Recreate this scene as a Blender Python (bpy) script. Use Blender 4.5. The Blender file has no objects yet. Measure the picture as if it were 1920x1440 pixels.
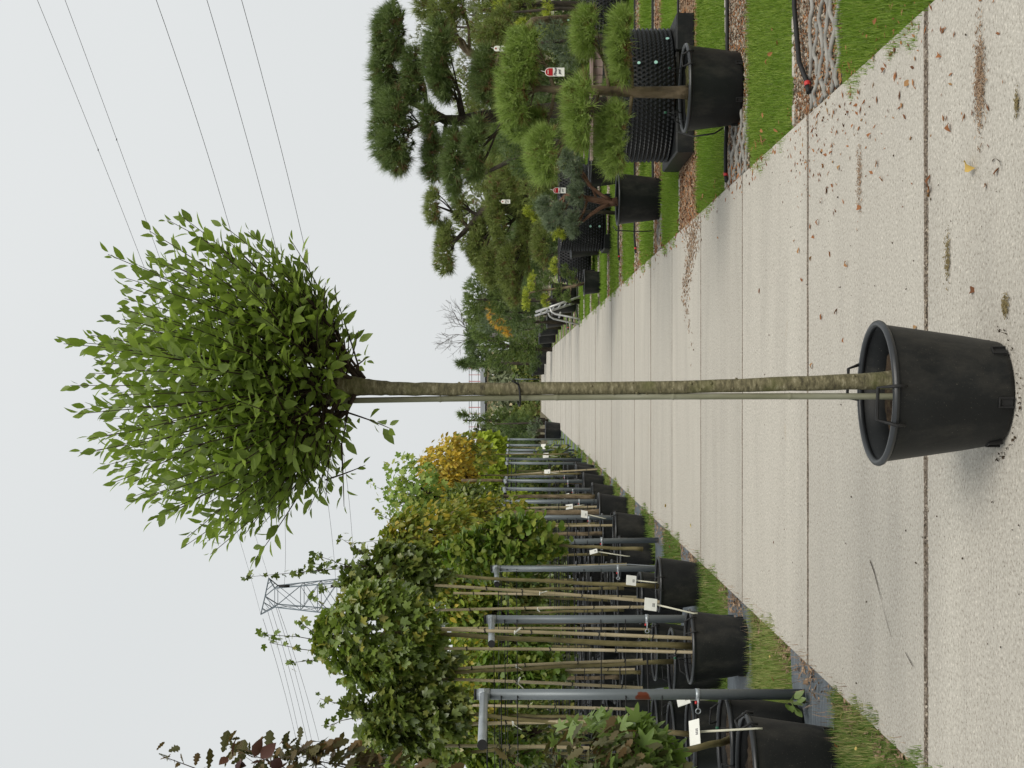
import bpy, math, random
import numpy as np
from mathutils import Vector, Matrix

random.seed(7)
RS = np.random.RandomState
sc = bpy.context.scene
COL = sc.collection

# ------------------------------------------------------------------ camera
F = 2650.0            # focal length in pixels of the 1920 px wide picture
CH = 1.6              # camera height
cam_d = bpy.data.cameras.new('camera')
cam = bpy.data.objects.new('camera', cam_d)
COL.objects.link(cam)
cam_d.sensor_fit = 'HORIZONTAL'
cam_d.sensor_width = 36.0
cam_d.lens = 36.0 * F / 1920.0
cam_d.clip_start = 0.05
cam_d.clip_end = 3000.0
# the phone was held upright, the picture lies on its side: world up is picture left
cam.matrix_world = Matrix(((0, 1, 0, 0), (0, 0, -1, 0), (-1, 0, 0, CH), (0, 0, 0, 1)))
sc.camera = cam

# ------------------------------------------------------------------ world, sun, exposure
SUN_EL, SUN_AZ = math.radians(50), math.radians(28)
world = bpy.data.worlds.new('World')
sc.world = world
world.use_nodes = True
wn, wl = world.node_tree.nodes, world.node_tree.links
wn.clear()
w_out = wn.new('ShaderNodeOutputWorld')
w_bg = wn.new('ShaderNodeBackground')
w_sky = wn.new('ShaderNodeTexSky')
w_sky.sky_type = 'NISHITA'
w_sky.sun_disc = False
w_sky.sun_elevation = SUN_EL
w_sky.sun_rotation = SUN_AZ
w_sky.air_density = 1.0
w_sky.dust_density = 4.0
w_hs = wn.new('ShaderNodeHueSaturation')
w_hs.inputs['Saturation'].default_value = 0.12
w_hs.inputs['Value'].default_value = 0.09
w_mix = wn.new('ShaderNodeMix')
w_mix.data_type = 'RGBA'
w_mix.inputs[0].default_value = 0.90
w_noise = wn.new('ShaderNodeTexNoise')
w_noise.inputs['Scale'].default_value = 1.6
w_noise.inputs['Detail'].default_value = 3.0
w_ramp = wn.new('ShaderNodeValToRGB')
w_ramp.color_ramp.elements[0].position = 0.3
w_ramp.color_ramp.elements[0].color = (0.715, 0.745, 0.755, 1)
w_ramp.color_ramp.elements[1].position = 0.7
w_ramp.color_ramp.elements[1].color = (0.765, 0.79, 0.795, 1)
wl.new(w_noise.outputs['Fac'], w_ramp.inputs['Fac'])
wl.new(w_sky.outputs['Color'], w_hs.inputs['Color'])
wl.new(w_hs.outputs['Color'], w_mix.inputs[6])
wl.new(w_ramp.outputs['Color'], w_mix.inputs[7])
wl.new(w_mix.outputs[2], w_bg.inputs['Color'])
w_bg.inputs['Strength'].default_value = 0.585
wl.new(w_bg.outputs['Background'], w_out.inputs['Surface'])

sun_d = bpy.data.lights.new('sun', 'SUN')
sun_d.energy = 1.5
sun_d.angle = math.radians(32)
sun_d.color = (1.0, 0.95, 0.87)
sun = bpy.data.objects.new('sun', sun_d)
COL.objects.link(sun)
_sd = Vector((math.sin(SUN_AZ) * math.cos(SUN_EL), -math.cos(SUN_AZ) * math.cos(SUN_EL), math.sin(SUN_EL)))
sun.rotation_euler = _sd.to_track_quat('Z', 'Y').to_euler()

sc.view_settings.view_transform = 'Standard'
sc.view_settings.look = 'None'
sc.view_settings.exposure = 0.79
sc.view_settings.gamma = 1.0
sc.view_settings.use_curve_mapping = False
sc.render.engine = 'CYCLES'
sc.cycles.use_denoising = True
sc.cycles.use_adaptive_sampling = True
sc.cycles.adaptive_threshold = 0.02
sc.cycles.max_bounces = 5
sc.cycles.diffuse_bounces = 2
sc.cycles.glossy_bounces = 2
sc.cycles.transmission_bounces = 3


# ------------------------------------------------------------------ helpers
def PX(x, y, d):
    """real-world point at distance d seen at pixel (x, y) of the 1920x1440 photograph"""
    return Vector(((720.0 - y) * d / F, d, CH - (x - 960.0) * d / F))


def srgb(r, g, b):
    def c(v):
        v /= 255.0
        return v / 12.92 if v <= 0.04045 else ((v + 0.055) / 1.055) ** 2.4
    return (c(r), c(g), c(b), 1.0)


def tag(o, label=None, cat=None, group=None, kind=None):
    if label: o['label'] = label
    if cat: o['category'] = cat
    if group: o['group'] = group
    if kind: o['kind'] = kind
    return o


def empty(name, loc, label=None, cat=None, group=None):
    o = bpy.data.objects.new(name, None)
    o.empty_display_size = 0.1
    o.location = loc
    COL.objects.link(o)
    return tag(o, label, cat, group)


def link(name, me, parent=None, world=False):
    """world=True: the mesh is in world coordinates although its parent is an Empty somewhere else"""
    o = bpy.data.objects.new(name, me)
    COL.objects.link(o)
    if parent is not None:
        o.parent = parent
        if world:
            r = parent
            off = Vector((0, 0, 0))
            while r is not None:
                if r.type == 'EMPTY':
                    off = off + r.location
                r = r.parent
            if parent.type == 'EMPTY':
                o.matrix_parent_inverse = Matrix.Translation(-off)
    return o


def copy_tree(o, parent=None):
    c = o.copy()
    COL.objects.link(c)
    if parent is not None:
        c.parent = parent
    for ch in list(o.children):
        copy_tree(ch, c)
    return c


def np_mesh(name, V, Fc, mat=None, smooth=False, rnd=None):
    """V (n,3), Fc (m,3) or (m,4) index array"""
    V = np.asarray(V, dtype=np.float32)
    Fc = np.asarray(Fc, dtype=np.int32)
    k = Fc.shape[1]
    me = bpy.data.meshes.new(name)
    me.vertices.add(len(V))
    me.vertices.foreach_set('co', V.ravel())
    me.loops.add(Fc.size)
    me.loops.foreach_set('vertex_index', Fc.ravel())
    me.polygons.add(len(Fc))
    me.polygons.foreach_set('loop_start', np.arange(0, Fc.size, k, dtype=np.int32))
    me.polygons.foreach_set('loop_total', np.full(len(Fc), k, dtype=np.int32))
    me.polygons.foreach_set('use_smooth', np.full(len(Fc), smooth, dtype=bool))
    if rnd is not None:
        a = me.attributes.new('rnd', 'FLOAT', 'POINT')
        a.data.foreach_set('value', np.asarray(rnd, dtype=np.float32))
    me.update(calc_edges=True)
    me.validate()
    if mat: me.materials.append(mat)
    return me


class MB:
    """collects boxes, tubes and lathes for one mesh"""
    def __init__(s):
        s.v = []; s.f = []; s.sm = []

    def add(s, V, Fc, smooth=False):
        o = len(s.v)
        s.v += [tuple(p) for p in V]
        for f in Fc:
            s.f.append(tuple(i + o for i in f)); s.sm.append(smooth)
        return s

    def box(s, c, size, rot=None, bev=0.0):
        hx, hy, hz = size[0] / 2, size[1] / 2, size[2] / 2
        if bev <= 0:
            V = [Vector((a * hx, b * hy, e * hz)) for e in (-1, 1) for b in (-1, 1) for a in (-1, 1)]
            Fc = [(0, 2, 3, 1), (4, 5, 7, 6), (0, 1, 5, 4), (2, 6, 7, 3), (0, 4, 6, 2), (1, 3, 7, 5)]
        else:
            V = []; b_ = min(bev, hx * .9, hy * .9, hz * .9)
            for z, ins in ((-hz, b_), (-hz + b_, 0), (hz - b_, 0), (hz, b_)):
                V += [Vector((sx * (hx - ins), sy * (hy - ins), z)) for sx, sy in ((-1, -1), (1, -1), (1, 1), (-1, 1))]
            Fc = [(3, 2, 1, 0), (12, 13, 14, 15)]
            for L in range(3):
                for i in range(4):
                    j = (i + 1) % 4
                    Fc.append((L * 4 + i, L * 4 + j, L * 4 + 4 + j, L * 4 + 4 + i))
        c = Vector(c)
        if rot is not None:
            V = [rot @ p for p in V]
        return s.add([p + c for p in V], Fc)

    def tube(s, pts, rad, n=8, cap=True, smooth=True):
        pts = [Vector(p) for p in pts]
        if not hasattr(rad, '__len__'): rad = [rad] * len(pts)
        V = []; Fc = []
        up = None
        for i, p in enumerate(pts):
            a = pts[max(0, i - 1)]; b = pts[min(len(pts) - 1, i + 1)]
            t = (b - a)
            if t.length < 1e-9: t = Vector((0, 0, 1))
            t.normalize()
            if up is None:
                up = Vector((1, 0, 0)) if abs(t.x) < 0.9 else Vector((0, 1, 0))
            u = (up - t * up.dot(t)).normalized()
            w = t.cross(u)
            up = u
            for k in range(n):
                an = 2 * math.pi * k / n
                V.append(p + (u * math.cos(an) + w * math.sin(an)) * rad[i])
        for i in range(len(pts) - 1):
            for k in range(n):
                j = (k + 1) % n
                Fc.append((i * n + k, i * n + j, (i + 1) * n + j, (i + 1) * n + k))
        s.add(V, Fc, smooth)
        if cap:
            o = len(s.v) - len(V)
            s.f.append(tuple(o + k for k in range(n - 1, -1, -1))); s.sm.append(False)
            e = o + (len(pts) - 1) * n
            s.f.append(tuple(e + k for k in range(n))); s.sm.append(False)
        return s

    def lathe(s, prof, n=32, c=(0, 0, 0), smooth=True):
        c = Vector(c)
        V = []; Fc = []
        for r, z in prof:
            for k in range(n):
                an = 2 * math.pi * k / n
                V.append(c + Vector((r * math.cos(an), r * math.sin(an), z)))
        for i in range(len(prof) - 1):
            for k in range(n):
                j = (k + 1) % n
                Fc.append((i * n + k, i * n + j, (i + 1) * n + j, (i + 1) * n + k))
        return s.add(V, Fc, smooth)

    def mesh(s, name, mat):
        me = bpy.data.meshes.new(name)
        me.from_pydata(s.v, [], s.f)
        me.polygons.foreach_set('use_smooth', s.sm)
        me.update()
        if mat: me.materials.append(mat)
        return me

    def build(s, name, mat, parent=None, world=False):
        return link(name, s.mesh(name, mat), parent, world)


# ------------------------------------------------------------------ materials
def new_mat(name):
    m = bpy.data.materials.new(name)
    m.use_nodes = True
    n, l = m.node_tree.nodes, m.node_tree.links
    b = n['Principled BSDF']
    return m, n, l, b


def set_ramp(r, stops):
    e = r.color_ramp.elements
    while len(e) < len(stops): e.new(0.5)
    for i, (p, c) in enumerate(stops):
        e[i].position = p
        e[i].color = c if len(c) == 4 else (*c, 1)


def noise(n, l, vec, scale, detail=4, rough=0.55):
    t = n.new('ShaderNodeTexNoise')
    t.inputs['Scale'].default_value = scale
    t.inputs['Detail'].default_value = detail
    t.inputs['Roughness'].default_value = rough
    if vec is not None: l.new(vec, t.inputs['Vector'])
    return t


def mat_noise(name, stops, scale=8, rough=0.7, bump=0.2, bscale=None, stretch=(1, 1, 1), metal=0.0, spec=0.3, dist=0.01, coord='Object', detail=5, dust=None):
    m, n, l, b = new_mat(name)
    tc = n.new('ShaderNodeTexCoord')
    mp = n.new('ShaderNodeMapping')
    mp.inputs['Scale'].default_value = stretch
    l.new(tc.outputs[coord], mp.inputs['Vector'])
    t = noise(n, l, mp.outputs['Vector'], scale, detail)
    r = n.new('ShaderNodeValToRGB'); set_ramp(r, stops)
    l.new(t.outputs['Fac'], r.inputs['Fac'])
    l.new(r.outputs['Color'], b.inputs['Base Color'])
    if dust:
        t3 = noise(n, l, mp.outputs['Vector'], 190, 2, .6)
        r3 = n.new('ShaderNodeValToRGB'); set_ramp(r3, [(dust, (0, 0, 0)), (dust + .06, (.5, .5, .5))])
        l.new(t3.outputs['Fac'], r3.inputs['Fac'])
        mp4 = n.new('ShaderNodeMapping'); mp4.inputs['Scale'].default_value = (1, 1, .5); l.new(tc.outputs[coord], mp4.inputs['Vector'])
        t4 = noise(n, l, mp4.outputs['Vector'], 5, 6, .7)
        r4 = n.new('ShaderNodeValToRGB'); set_ramp(r4, [(.5, (0, 0, 0)), (.85, (.35, .35, .35))])
        l.new(t4.outputs['Fac'], r4.inputs['Fac'])
        ad_ = n.new('ShaderNodeMix'); ad_.data_type = 'RGBA'; ad_.blend_type = 'ADD'; ad_.inputs[0].default_value = 1
        l.new(r3.outputs['Color'], ad_.inputs[6]); l.new(r4.outputs['Color'], ad_.inputs[7])
        mx_ = n.new('ShaderNodeMix'); mx_.data_type = 'RGBA'; mx_.inputs[7].default_value = (.12, .11, .09, 1)
        l.new(ad_.outputs[2], mx_.inputs[0]); l.new(r.outputs['Color'], mx_.inputs[6])
        l.new(mx_.outputs[2], b.inputs['Base Color'])
    b.inputs['Roughness'].default_value = rough
    b.inputs['Metallic'].default_value = metal
    b.inputs['Specular IOR Level'].default_value = spec
    if bump > 0:
        t2 = noise(n, l, mp.outputs['Vector'], bscale or scale * 3, 4)
        bp = n.new('ShaderNodeBump')
        bp.inputs['Strength'].default_value = bump
        bp.inputs['Distance'].default_value = dist
        l.new(t2.outputs['Fac'], bp.inputs['Height'])
        l.new(bp.outputs['Normal'], b.inputs['Normal'])
    return m


def mat_leaf(name, stops, transl=0.3, rough=0.5, spec=0.25, back=1.25, gain=1.3, shuffle=True):
    """leaf colour differs from leaf to leaf"""
    stops = [(p, tuple(min(.6, v * gain) for v in c[:3])) for p, c in stops]
    m, n, l, b = new_mat(name)
    at = n.new('ShaderNodeAttribute'); at.attribute_name = 'rnd'
    oi = n.new('ShaderNodeObjectInfo')
    ad = n.new('ShaderNodeMath'); ad.operation = 'ADD'
    fr = n.new('ShaderNodeMath'); fr.operation = 'FRACT'
    l.new(at.outputs['Fac'], ad.inputs[0])
    if shuffle: l.new(oi.outputs['Random'], ad.inputs[1])
    else: ad.inputs[1].default_value = 0.0
    l.new(ad.outputs[0], fr.inputs[0])
    r = n.new('ShaderNodeValToRGB'); set_ramp(r, stops)
    l.new(fr.outputs[0], r.inputs['Fac'])
    l.new(r.outputs['Color'], b.inputs['Base Color'])
    b.inputs['Roughness'].default_value = rough
    b.inputs['Specular IOR Level'].default_value = spec
    tr = n.new('ShaderNodeBsdfTranslucent')
    mul = n.new('ShaderNodeMix'); mul.data_type = 'RGBA'; mul.blend_type = 'MULTIPLY'
    mul.inputs[0].default_value = 1.0
    mul.inputs[7].default_value = (back, back * 1.05, back * 0.6, 1)
    l.new(r.outputs['Color'], mul.inputs[6])
    l.new(mul.outputs[2], tr.inputs['Color'])
    mx = n.new('ShaderNodeMixShader'); mx.inputs['Fac'].default_value = transl
    l.new(b.outputs[0], mx.inputs[1]); l.new(tr.outputs[0], mx.inputs[2])
    l.new(mx.outputs[0], n['Material Output'].inputs['Surface'])
    return m


def ev(*cols):
    k = len(cols)
    return [(i / max(1, k - 1), c) for i, c in enumerate(cols)]


M = {}
M['plastic'] = mat_noise('black_plastic', [(0.3, (0.006, 0.007, 0.0075)), (0.75, (0.012, 0.0135, 0.014))], 6, 0.5, 0.12, 160, spec=0.25, dist=0.002, dust=.68)
M['plastic_rim'] = mat_noise('black_plastic_rim', [(0.3, (0.014, 0.016, 0.018)), (0.75, (0.024, 0.027, 0.03))], 9, 0.4, 0.05, 120, spec=0.45, dist=0.001)
M['plastic_dusty'] = mat_noise('dusty_black_plastic', [(0.35, (0.007, 0.008, 0.0085)), (0.6, (0.014, 0.015, 0.015)), (0.8, (0.034, 0.032, 0.028))], 5, 0.6, 0.15, 120, spec=0.22, dist=0.002, dust=.66)
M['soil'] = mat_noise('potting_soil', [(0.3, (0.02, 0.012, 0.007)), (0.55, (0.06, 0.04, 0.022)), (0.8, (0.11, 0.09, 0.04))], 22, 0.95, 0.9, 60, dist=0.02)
M['moss_soil'] = mat_noise('mossy_soil', [(0.3, (0.05, 0.03, 0.012)), (0.5, (0.09, 0.085, 0.02)), (0.75, (0.14, 0.15, 0.03))], 16, 0.95, 0.9, 60, dist=0.02)
M['galv'] = mat_noise('galvanised_steel', [(0.3, (0.115, 0.135, 0.145)), (0.7, (0.165, 0.185, 0.195))], 5, 0.48, 0.04, 60, (1, 1, 0.25), metal=0.35, spec=0.5)
M['galv_bright'] = mat_noise('bright_galvanised_steel', [(0.3, (0.26, 0.29, 0.31)), (0.7, (0.36, 0.39, 0.41))], 9, 0.42, 0.03, 60, metal=0.4, spec=0.5)
M['alu'] = mat_noise('aluminium', [(0.3, (0.42, 0.42, 0.42)), (0.7, (0.55, 0.55, 0.54))], 9, 0.4, 0.03, 60, metal=0.5)
M['bamboo'] = mat_noise('bamboo_cane', [(0.25, (0.15, 0.13, 0.065)), (0.5, (0.30, 0.25, 0.15)), (0.75, (0.46, 0.39, 0.28))], 3.0, 0.55, 0.05, 90, (4, 4, 0.8))
M['bamboo_old'] = mat_noise('weathered_bamboo_cane', [(0.25, (0.11, 0.115, 0.06)), (0.5, (0.2, 0.2, 0.135)), (0.75, (0.32, 0.32, 0.25))], 3.0, 0.6, 0.1, 90, (5, 5, 0.9))
M['rubber'] = mat_noise('black_rubber', [(0.3, (0.01, 0.01, 0.01)), (0.8, (0.02, 0.02, 0.02))], 20, 0.6, 0.0)
M['red_plastic'] = mat_noise('red_plastic', [(0.3, (0.42, 0.03, 0.03)), (0.8, (0.55, 0.05, 0.045))], 20, 0.4, 0.0)
M['green_plastic'] = mat_noise('green_plastic', [(0.3, (0.02, 0.09, 0.05)), (0.8, (0.03, 0.14, 0.08))], 20, 0.4, 0.0)
M['mint_plastic'] = mat_noise('mint_plastic', [(0.3, (0.3, 0.55, 0.47)), (0.8, (0.4, 0.65, 0.57))], 20, 0.4, 0.0)
M['white_plastic'] = mat_noise('white_plastic', [(0.3, (0.68, 0.68, 0.62)), (0.8, (0.78, 0.78, 0.73))], 14, 0.5, 0.0)
M['cream_plastic'] = mat_noise('cream_plastic', [(0.3, (0.5, 0.49, 0.38)), (0.8, (0.6, 0.58, 0.47))], 14, 0.5, 0.0)
M['ink'] = mat_noise('grey_ink', [(0.3, (0.06, 0.06, 0.07)), (0.8, (0.1, 0.1, 0.11))], 14, 0.7, 0.0)
M['tag_red'] = mat_noise('red_print', [(0.3, (0.3, 0.008, 0.015)), (0.8, (0.42, 0.015, 0.02))], 30, 0.4, 0.0)
M['wood'] = mat_noise('pinkish_timber', [(0.25, (0.19, 0.13, 0.115)), (0.55, (0.27, 0.2, 0.18)), (0.8, (0.33, 0.25, 0.23))], 4, 0.75, 0.3, 30, (1, 1, 9))
M['stone'] = mat_noise('pale_pebble', [(0.2, (0.2, 0.17, 0.13)), (0.5, (0.38, 0.34, 0.28)), (0.85, (0.62, 0.58, 0.5))], 30, 0.85, 0.3, 80, coord='Object')
M['grid'] = mat_noise('pale_grey_grid', [(0.3, (0.19, 0.185, 0.165)), (0.7, (0.31, 0.3, 0.275))], 12, 0.8, 0.5, 60, dist=0.005)
M['pylon'] = mat_noise('weathered_pylon_steel', [(0.3, (0.10, 0.13, 0.15)), (0.7, (0.15, 0.18, 0.2))], 2, 0.7, 0.0)
M['cable'] = mat_noise('power_cable', [(0.3, (0.06, 0.065, 0.07)), (0.7, (0.09, 0.095, 0.1))], 2, 0.7, 0.0)
M['twig'] = mat_noise('twig_bark', [(0.3, (0.028, 0.018, 0.013)), (0.7, (0.06, 0.04, 0.028))], 20, 0.8, 0.3, 80)
M['grey_twig'] = mat_noise('grey_twig_bark', [(0.3, (0.09, 0.085, 0.08)), (0.7, (0.15, 0.14, 0.13))], 12, 0.8, 0.0)
M['trunk_green'] = mat_noise('young_green_bark', [(0.25, (0.075, 0.065, 0.028)), (0.5, (0.14, 0.12, 0.05)), (0.8, (0.22, 0.18, 0.095))], 7, 0.75, 0.3, 30, (2, 2, 1.2), dist=0.004)
M['pine_bark'] = mat_noise('pine_bark', [(0.3, (0.045, 0.034, 0.022)), (0.5, (0.15, 0.115, 0.07)), (0.75, (0.26, 0.2, 0.13))], 14, 0.9, 0.9, 22, (1, 1, 0.45), dist=0.02)
M['pine_bark_dark'] = mat_noise('dark_pine_bark', [(0.25, (0.016, 0.013, 0.010)), (0.5, (0.045, 0.037, 0.028)), (0.8, (0.09, 0.07, 0.05))], 12, 0.9, 0.9, 20, (1, 1, 0.5), dist=0.02)
M['red_bark'] = mat_noise('reddish_pine_bark', [(0.25, (0.06, 0.03, 0.018)), (0.5, (0.14, 0.075, 0.045)), (0.8, (0.22, 0.14, 0.1))], 14, 0.9, 0.9, 22, (1, 1, 0.45), dist=0.02)


def main_bark():
    m, n, l, b = new_mat('lenticelled_bark')
    tc = n.new('ShaderNodeTexCoord')
    mp = n.new('ShaderNodeMapping'); mp.inputs['Scale'].default_value = (1, 1, 2.6)
    l.new(tc.outputs['Object'], mp.inputs['Vector'])
    t1 = noise(n, l, mp.outputs['Vector'], 34, 6, 0.7)
    r1 = n.new('ShaderNodeValToRGB')
    set_ramp(r1, [(0.3, (0.04, 0.034, 0.018)), (0.46, (0.11, 0.097, 0.05)), (0.58, (0.18, 0.16, 0.09)), (0.72, (0.34, 0.31, 0.21))])
    l.new(t1.outputs['Fac'], r1.inputs['Fac'])
    t2 = noise(n, l, tc.outputs['Object'], 9, 4)
    r2 = n.new('ShaderNodeValToRGB'); set_ramp(r2, [(0.52, (0, 0, 0)), (0.72, (.7, .7, .7))])
    l.new(t2.outputs['Fac'], r2.inputs['Fac'])
    mx = n.new('ShaderNodeMix'); mx.data_type = 'RGBA'
    mx.inputs[7].default_value = (0.085, 0.095, 0.018, 1)
    l.new(r2.outputs['Color'], mx.inputs[0]); l.new(r1.outputs['Color'], mx.inputs[6])
    l.new(mx.outputs[2], b.inputs['Base Color'])
    b.inputs['Roughness'].default_value = 0.8
    bp = n.new('ShaderNodeBump'); bp.inputs['Strength'].default_value = 0.55; bp.inputs['Distance'].default_value = 0.004
    l.new(t1.outputs['Fac'], bp.inputs['Height']); l.new(bp.outputs['Normal'], b.inputs['Normal'])
    return m


def concrete():
    m, n, l, b = new_mat('exposed_concrete')
    tc = n.new('ShaderNodeTexCoord'); ge = n.new('ShaderNodeNewGeometry')
    P = ge.outputs['Position']
    mp = n.new('ShaderNodeMapping'); mp.inputs['Scale'].default_value = (0.25, 1.9, 1)
    l.new(P, mp.inputs['Vector'])
    t1 = noise(n, l, mp.outputs['Vector'], 1.6, 6, 0.6)               # bands across the road
    r1 = n.new('ShaderNodeValToRGB')
    set_ramp(r1, [(0.24, (0.385, 0.363, 0.32)), (0.5, (0.445, 0.42, 0.37)), (0.76, (0.485, 0.46, 0.405))])
    l.new(t1.outputs['Fac'], r1.inputs['Fac'])
    t2 = noise(n, l, P, 75, 4, 0.75)                                   # aggregate
    r2 = n.new('ShaderNodeValToRGB')
    set_ramp(r2, [(0.30, (0.34, 0.32, 0.29)), (0.43, (0.84, 0.83, 0.81)), (0.57, (1.0, 1.0, 1.0)), (0.70, (1.45, 1.43, 1.4))])
    l.new(t2.outputs['Fac'], r2.inputs['Fac'])
    mx = n.new('ShaderNodeMix'); mx.data_type = 'RGBA'; mx.blend_type = 'MULTIPLY'; mx.inputs[0].default_value = 1.0
    l.new(r1.outputs['Color'], mx.inputs[6]); l.new(r2.outputs['Color'], mx.inputs[7])
    v = n.new('ShaderNodeTexVoronoi'); v.inputs['Scale'].default_value = 38
    l.new(P, v.inputs['Vector'])
    rv = n.new('ShaderNodeValToRGB'); set_ramp(rv, [(0.07, (0.3, 0.27, 0.23)), (0.15, (1, 1, 1))])
    l.new(v.outputs['Distance'], rv.inputs['Fac'])
    tm = noise(n, l, P, 2.3, 5)
    rm = n.new('ShaderNodeValToRGB'); set_ramp(rm, [(0.42, (0, 0, 0)), (0.65, (1, 1, 1))])
    l.new(tm.outputs['Fac'], rm.inputs['Fac'])
    mv = n.new('ShaderNodeMix'); mv.data_type = 'RGBA'; mv.blend_type = 'MULTIPLY'
    l.new(rm.outputs['Color'], mv.inputs[0])
    l.new(mx.outputs[2], mv.inputs[6]); l.new(rv.outputs['Color'], mv.inputs[7])
    # tan and rusty stains
    mp3 = n.new('ShaderNodeMapping'); mp3.inputs['Scale'].default_value = (0.7, 1.0, 1)
    l.new(P, mp3.inputs['Vector'])
    t4 = noise(n, l, mp3.outputs['Vector'], 1.9, 5, 0.7)
    r4 = n.new('ShaderNodeValToRGB'); set_ramp(r4, [(0.66, (0, 0, 0)), (0.80, (0.55, 0.55, 0.55))])
    l.new(t4.outputs['Fac'], r4.inputs['Fac'])
    m4 = n.new('ShaderNodeMix'); m4.data_type = 'RGBA'
    m4.inputs[7].default_value = (0.36, 0.27, 0.15, 1)
    l.new(r4.outputs['Color'], m4.inputs[0]); l.new(mv.outputs[2], m4.inputs[6])
    oi = n.new('ShaderNodeObjectInfo')
    mr = n.new('ShaderNodeMapRange'); mr.inputs['To Min'].default_value = .965; mr.inputs['To Max'].default_value = 1.045
    l.new(oi.outputs['Random'], mr.inputs['Value'])
    ms = n.new('ShaderNodeMix'); ms.data_type = 'RGBA'; ms.blend_type = 'MULTIPLY'; ms.inputs[0].default_value = 1.0
    l.new(m4.outputs[2], ms.inputs[6]); l.new(mr.outputs['Result'], ms.inputs[7])
    l.new(ms.outputs[2], b.inputs['Base Color'])
    b.inputs['Roughness'].default_value = 0.85
    b.inputs['Specular IOR Level'].default_value = 0.2
    bp = n.new('ShaderNodeBump'); bp.inputs['Strength'].default_value = 0.5; bp.inputs['Distance'].default_value = 0.006
    l.new(t2.outputs['Fac'], bp.inputs['Height']); l.new(bp.outputs['Normal'], b.inputs['Normal'])
    return m


M['bark'] = main_bark()
M['concrete'] = concrete()
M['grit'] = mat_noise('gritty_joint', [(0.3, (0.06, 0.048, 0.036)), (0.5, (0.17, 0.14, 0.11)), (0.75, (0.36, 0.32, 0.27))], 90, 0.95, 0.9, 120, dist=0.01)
M['ground'] = mat_noise('bare_ground', [(0.3, (0.07, 0.06, 0.035)), (0.5, (0.12, 0.1, 0.06)), (0.75, (0.1, 0.12, 0.04))], 3, 0.95, 0.6, 30, dist=0.02)
M['lawn'] = mat_noise('lawn_turf', [(0.25, (0.09, 0.135, 0.022)), (0.5, (0.13, 0.19, 0.03)), (0.8, (0.165, 0.225, 0.045))], 7, 0.9, 0.9, 90, dist=0.02, detail=8)
M['grass'] = mat_leaf('grass_blade', ev((0.07, 0.115, 0.014), (0.10, 0.165, 0.02), (0.13, 0.20, 0.028), (0.18, 0.23, 0.05)), 0.38, 0.6, gain=1.55)
M['grass_dull'] = mat_leaf('dull_grass_blade', ev((0.05, 0.085, 0.018), (0.085, 0.135, 0.028), (0.12, 0.165, 0.04), (0.24, 0.22, 0.10)), 0.3, 0.6, gain=1.55)
M['bed'] = mat_noise('gravel_bed', [(0.25, (0.09, 0.065, 0.045)), (0.5, (0.17, 0.135, 0.095)), (0.8, (0.3, 0.25, 0.19))], 45, 0.95, 0.9, 70, dist=0.015)
M['mulch_bed'] = mat_noise('bark_mulch_bed', [(0.25, (0.11, 0.07, 0.042)), (0.5, (0.22, 0.15, 0.095)), (0.8, (0.34, 0.25, 0.17))], 40, 0.95, 0.9, 60, dist=0.015)
M['chip'] = mat_leaf('bark_chip', ev((0.12, 0.075, 0.045), (0.24, 0.16, 0.1), (0.36, 0.26, 0.175)), 0.0, 0.9, gain=1.0)
M['pebble'] = mat_leaf('pebble', ev((0.09, 0.07, 0.05), (0.18, 0.145, 0.105), (0.27, 0.225, 0.17), (0.42, 0.375, 0.31)), 0.0, 0.85, gain=1.0)
M['edging'] = mat_noise('pale_stone_edging', [(0.3, (0.3, 0.28, 0.24)), (0.7, (0.5, 0.47, 0.41))], 25, 0.9, 0.6, 60, dist=0.01)


def weed_mat():
    m, n, l, b = new_mat('woven_weed_mat')
    ge = n.new('ShaderNodeNewGeometry')
    mp = n.new('ShaderNodeMapping'); mp.inputs['Scale'].default_value = (0.35, 9, 1)
    l.new(ge.outputs['Position'], mp.inputs['Vector'])
    t = noise(n, l, mp.outputs['Vector'], 6, 6, 0.7)
    r = n.new('ShaderNodeValToRGB')
    set_ramp(r, [(0.3, (0.055, 0.066, 0.078)), (0.55, (0.11, 0.13, 0.148)), (0.75, (0.23, 0.25, 0.265))])
    l.new(t.outputs['Fac'], r.inputs['Fac']); l.new(r.outputs['Color'], b.inputs['Base Color'])
    b.inputs['Roughness'].default_value = 0.6
    bp = n.new('ShaderNodeBump'); bp.inputs['Strength'].default_value = 0.5; bp.inputs['Distance'].default_value = 0.01
    l.new(t.outputs['Fac'], bp.inputs['Height']); l.new(bp.outputs['Normal'], b.inputs['Normal'])
    return m


M['weed_mat'] = weed_mat()
M['dead_leaf'] = mat_leaf('dead_leaf', ev((0.11, 0.045, 0.02), (0.26, 0.105, 0.04), (0.34, 0.15, 0.06), (0.3, 0.18, 0.08)), 0.15, 0.8, gain=1.0)
M['yellow_leaf'] = mat_leaf('fallen_yellow_leaf', ev((0.5, 0.3, 0.06), (0.55, 0.44, 0.16), (0.62, 0.55, 0.28)), 0.15, 0.6, gain=1.0)
M['dry_moss'] = mat_leaf('dry_moss', ev((0.10, 0.08, 0.035), (0.19, 0.15, 0.065), (0.26, 0.21, 0.11)), 0.1, 0.9, gain=1.0)
M['leaf_main'] = mat_leaf('pear_like_leaf', ev((0.07, 0.10, 0.02), (0.095, 0.135, 0.026), (0.125, 0.17, 0.036), (0.10, 0.138, 0.036), (0.15, 0.195, 0.055)), 0.52, 0.42, 0.4, gain=1.8)
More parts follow.
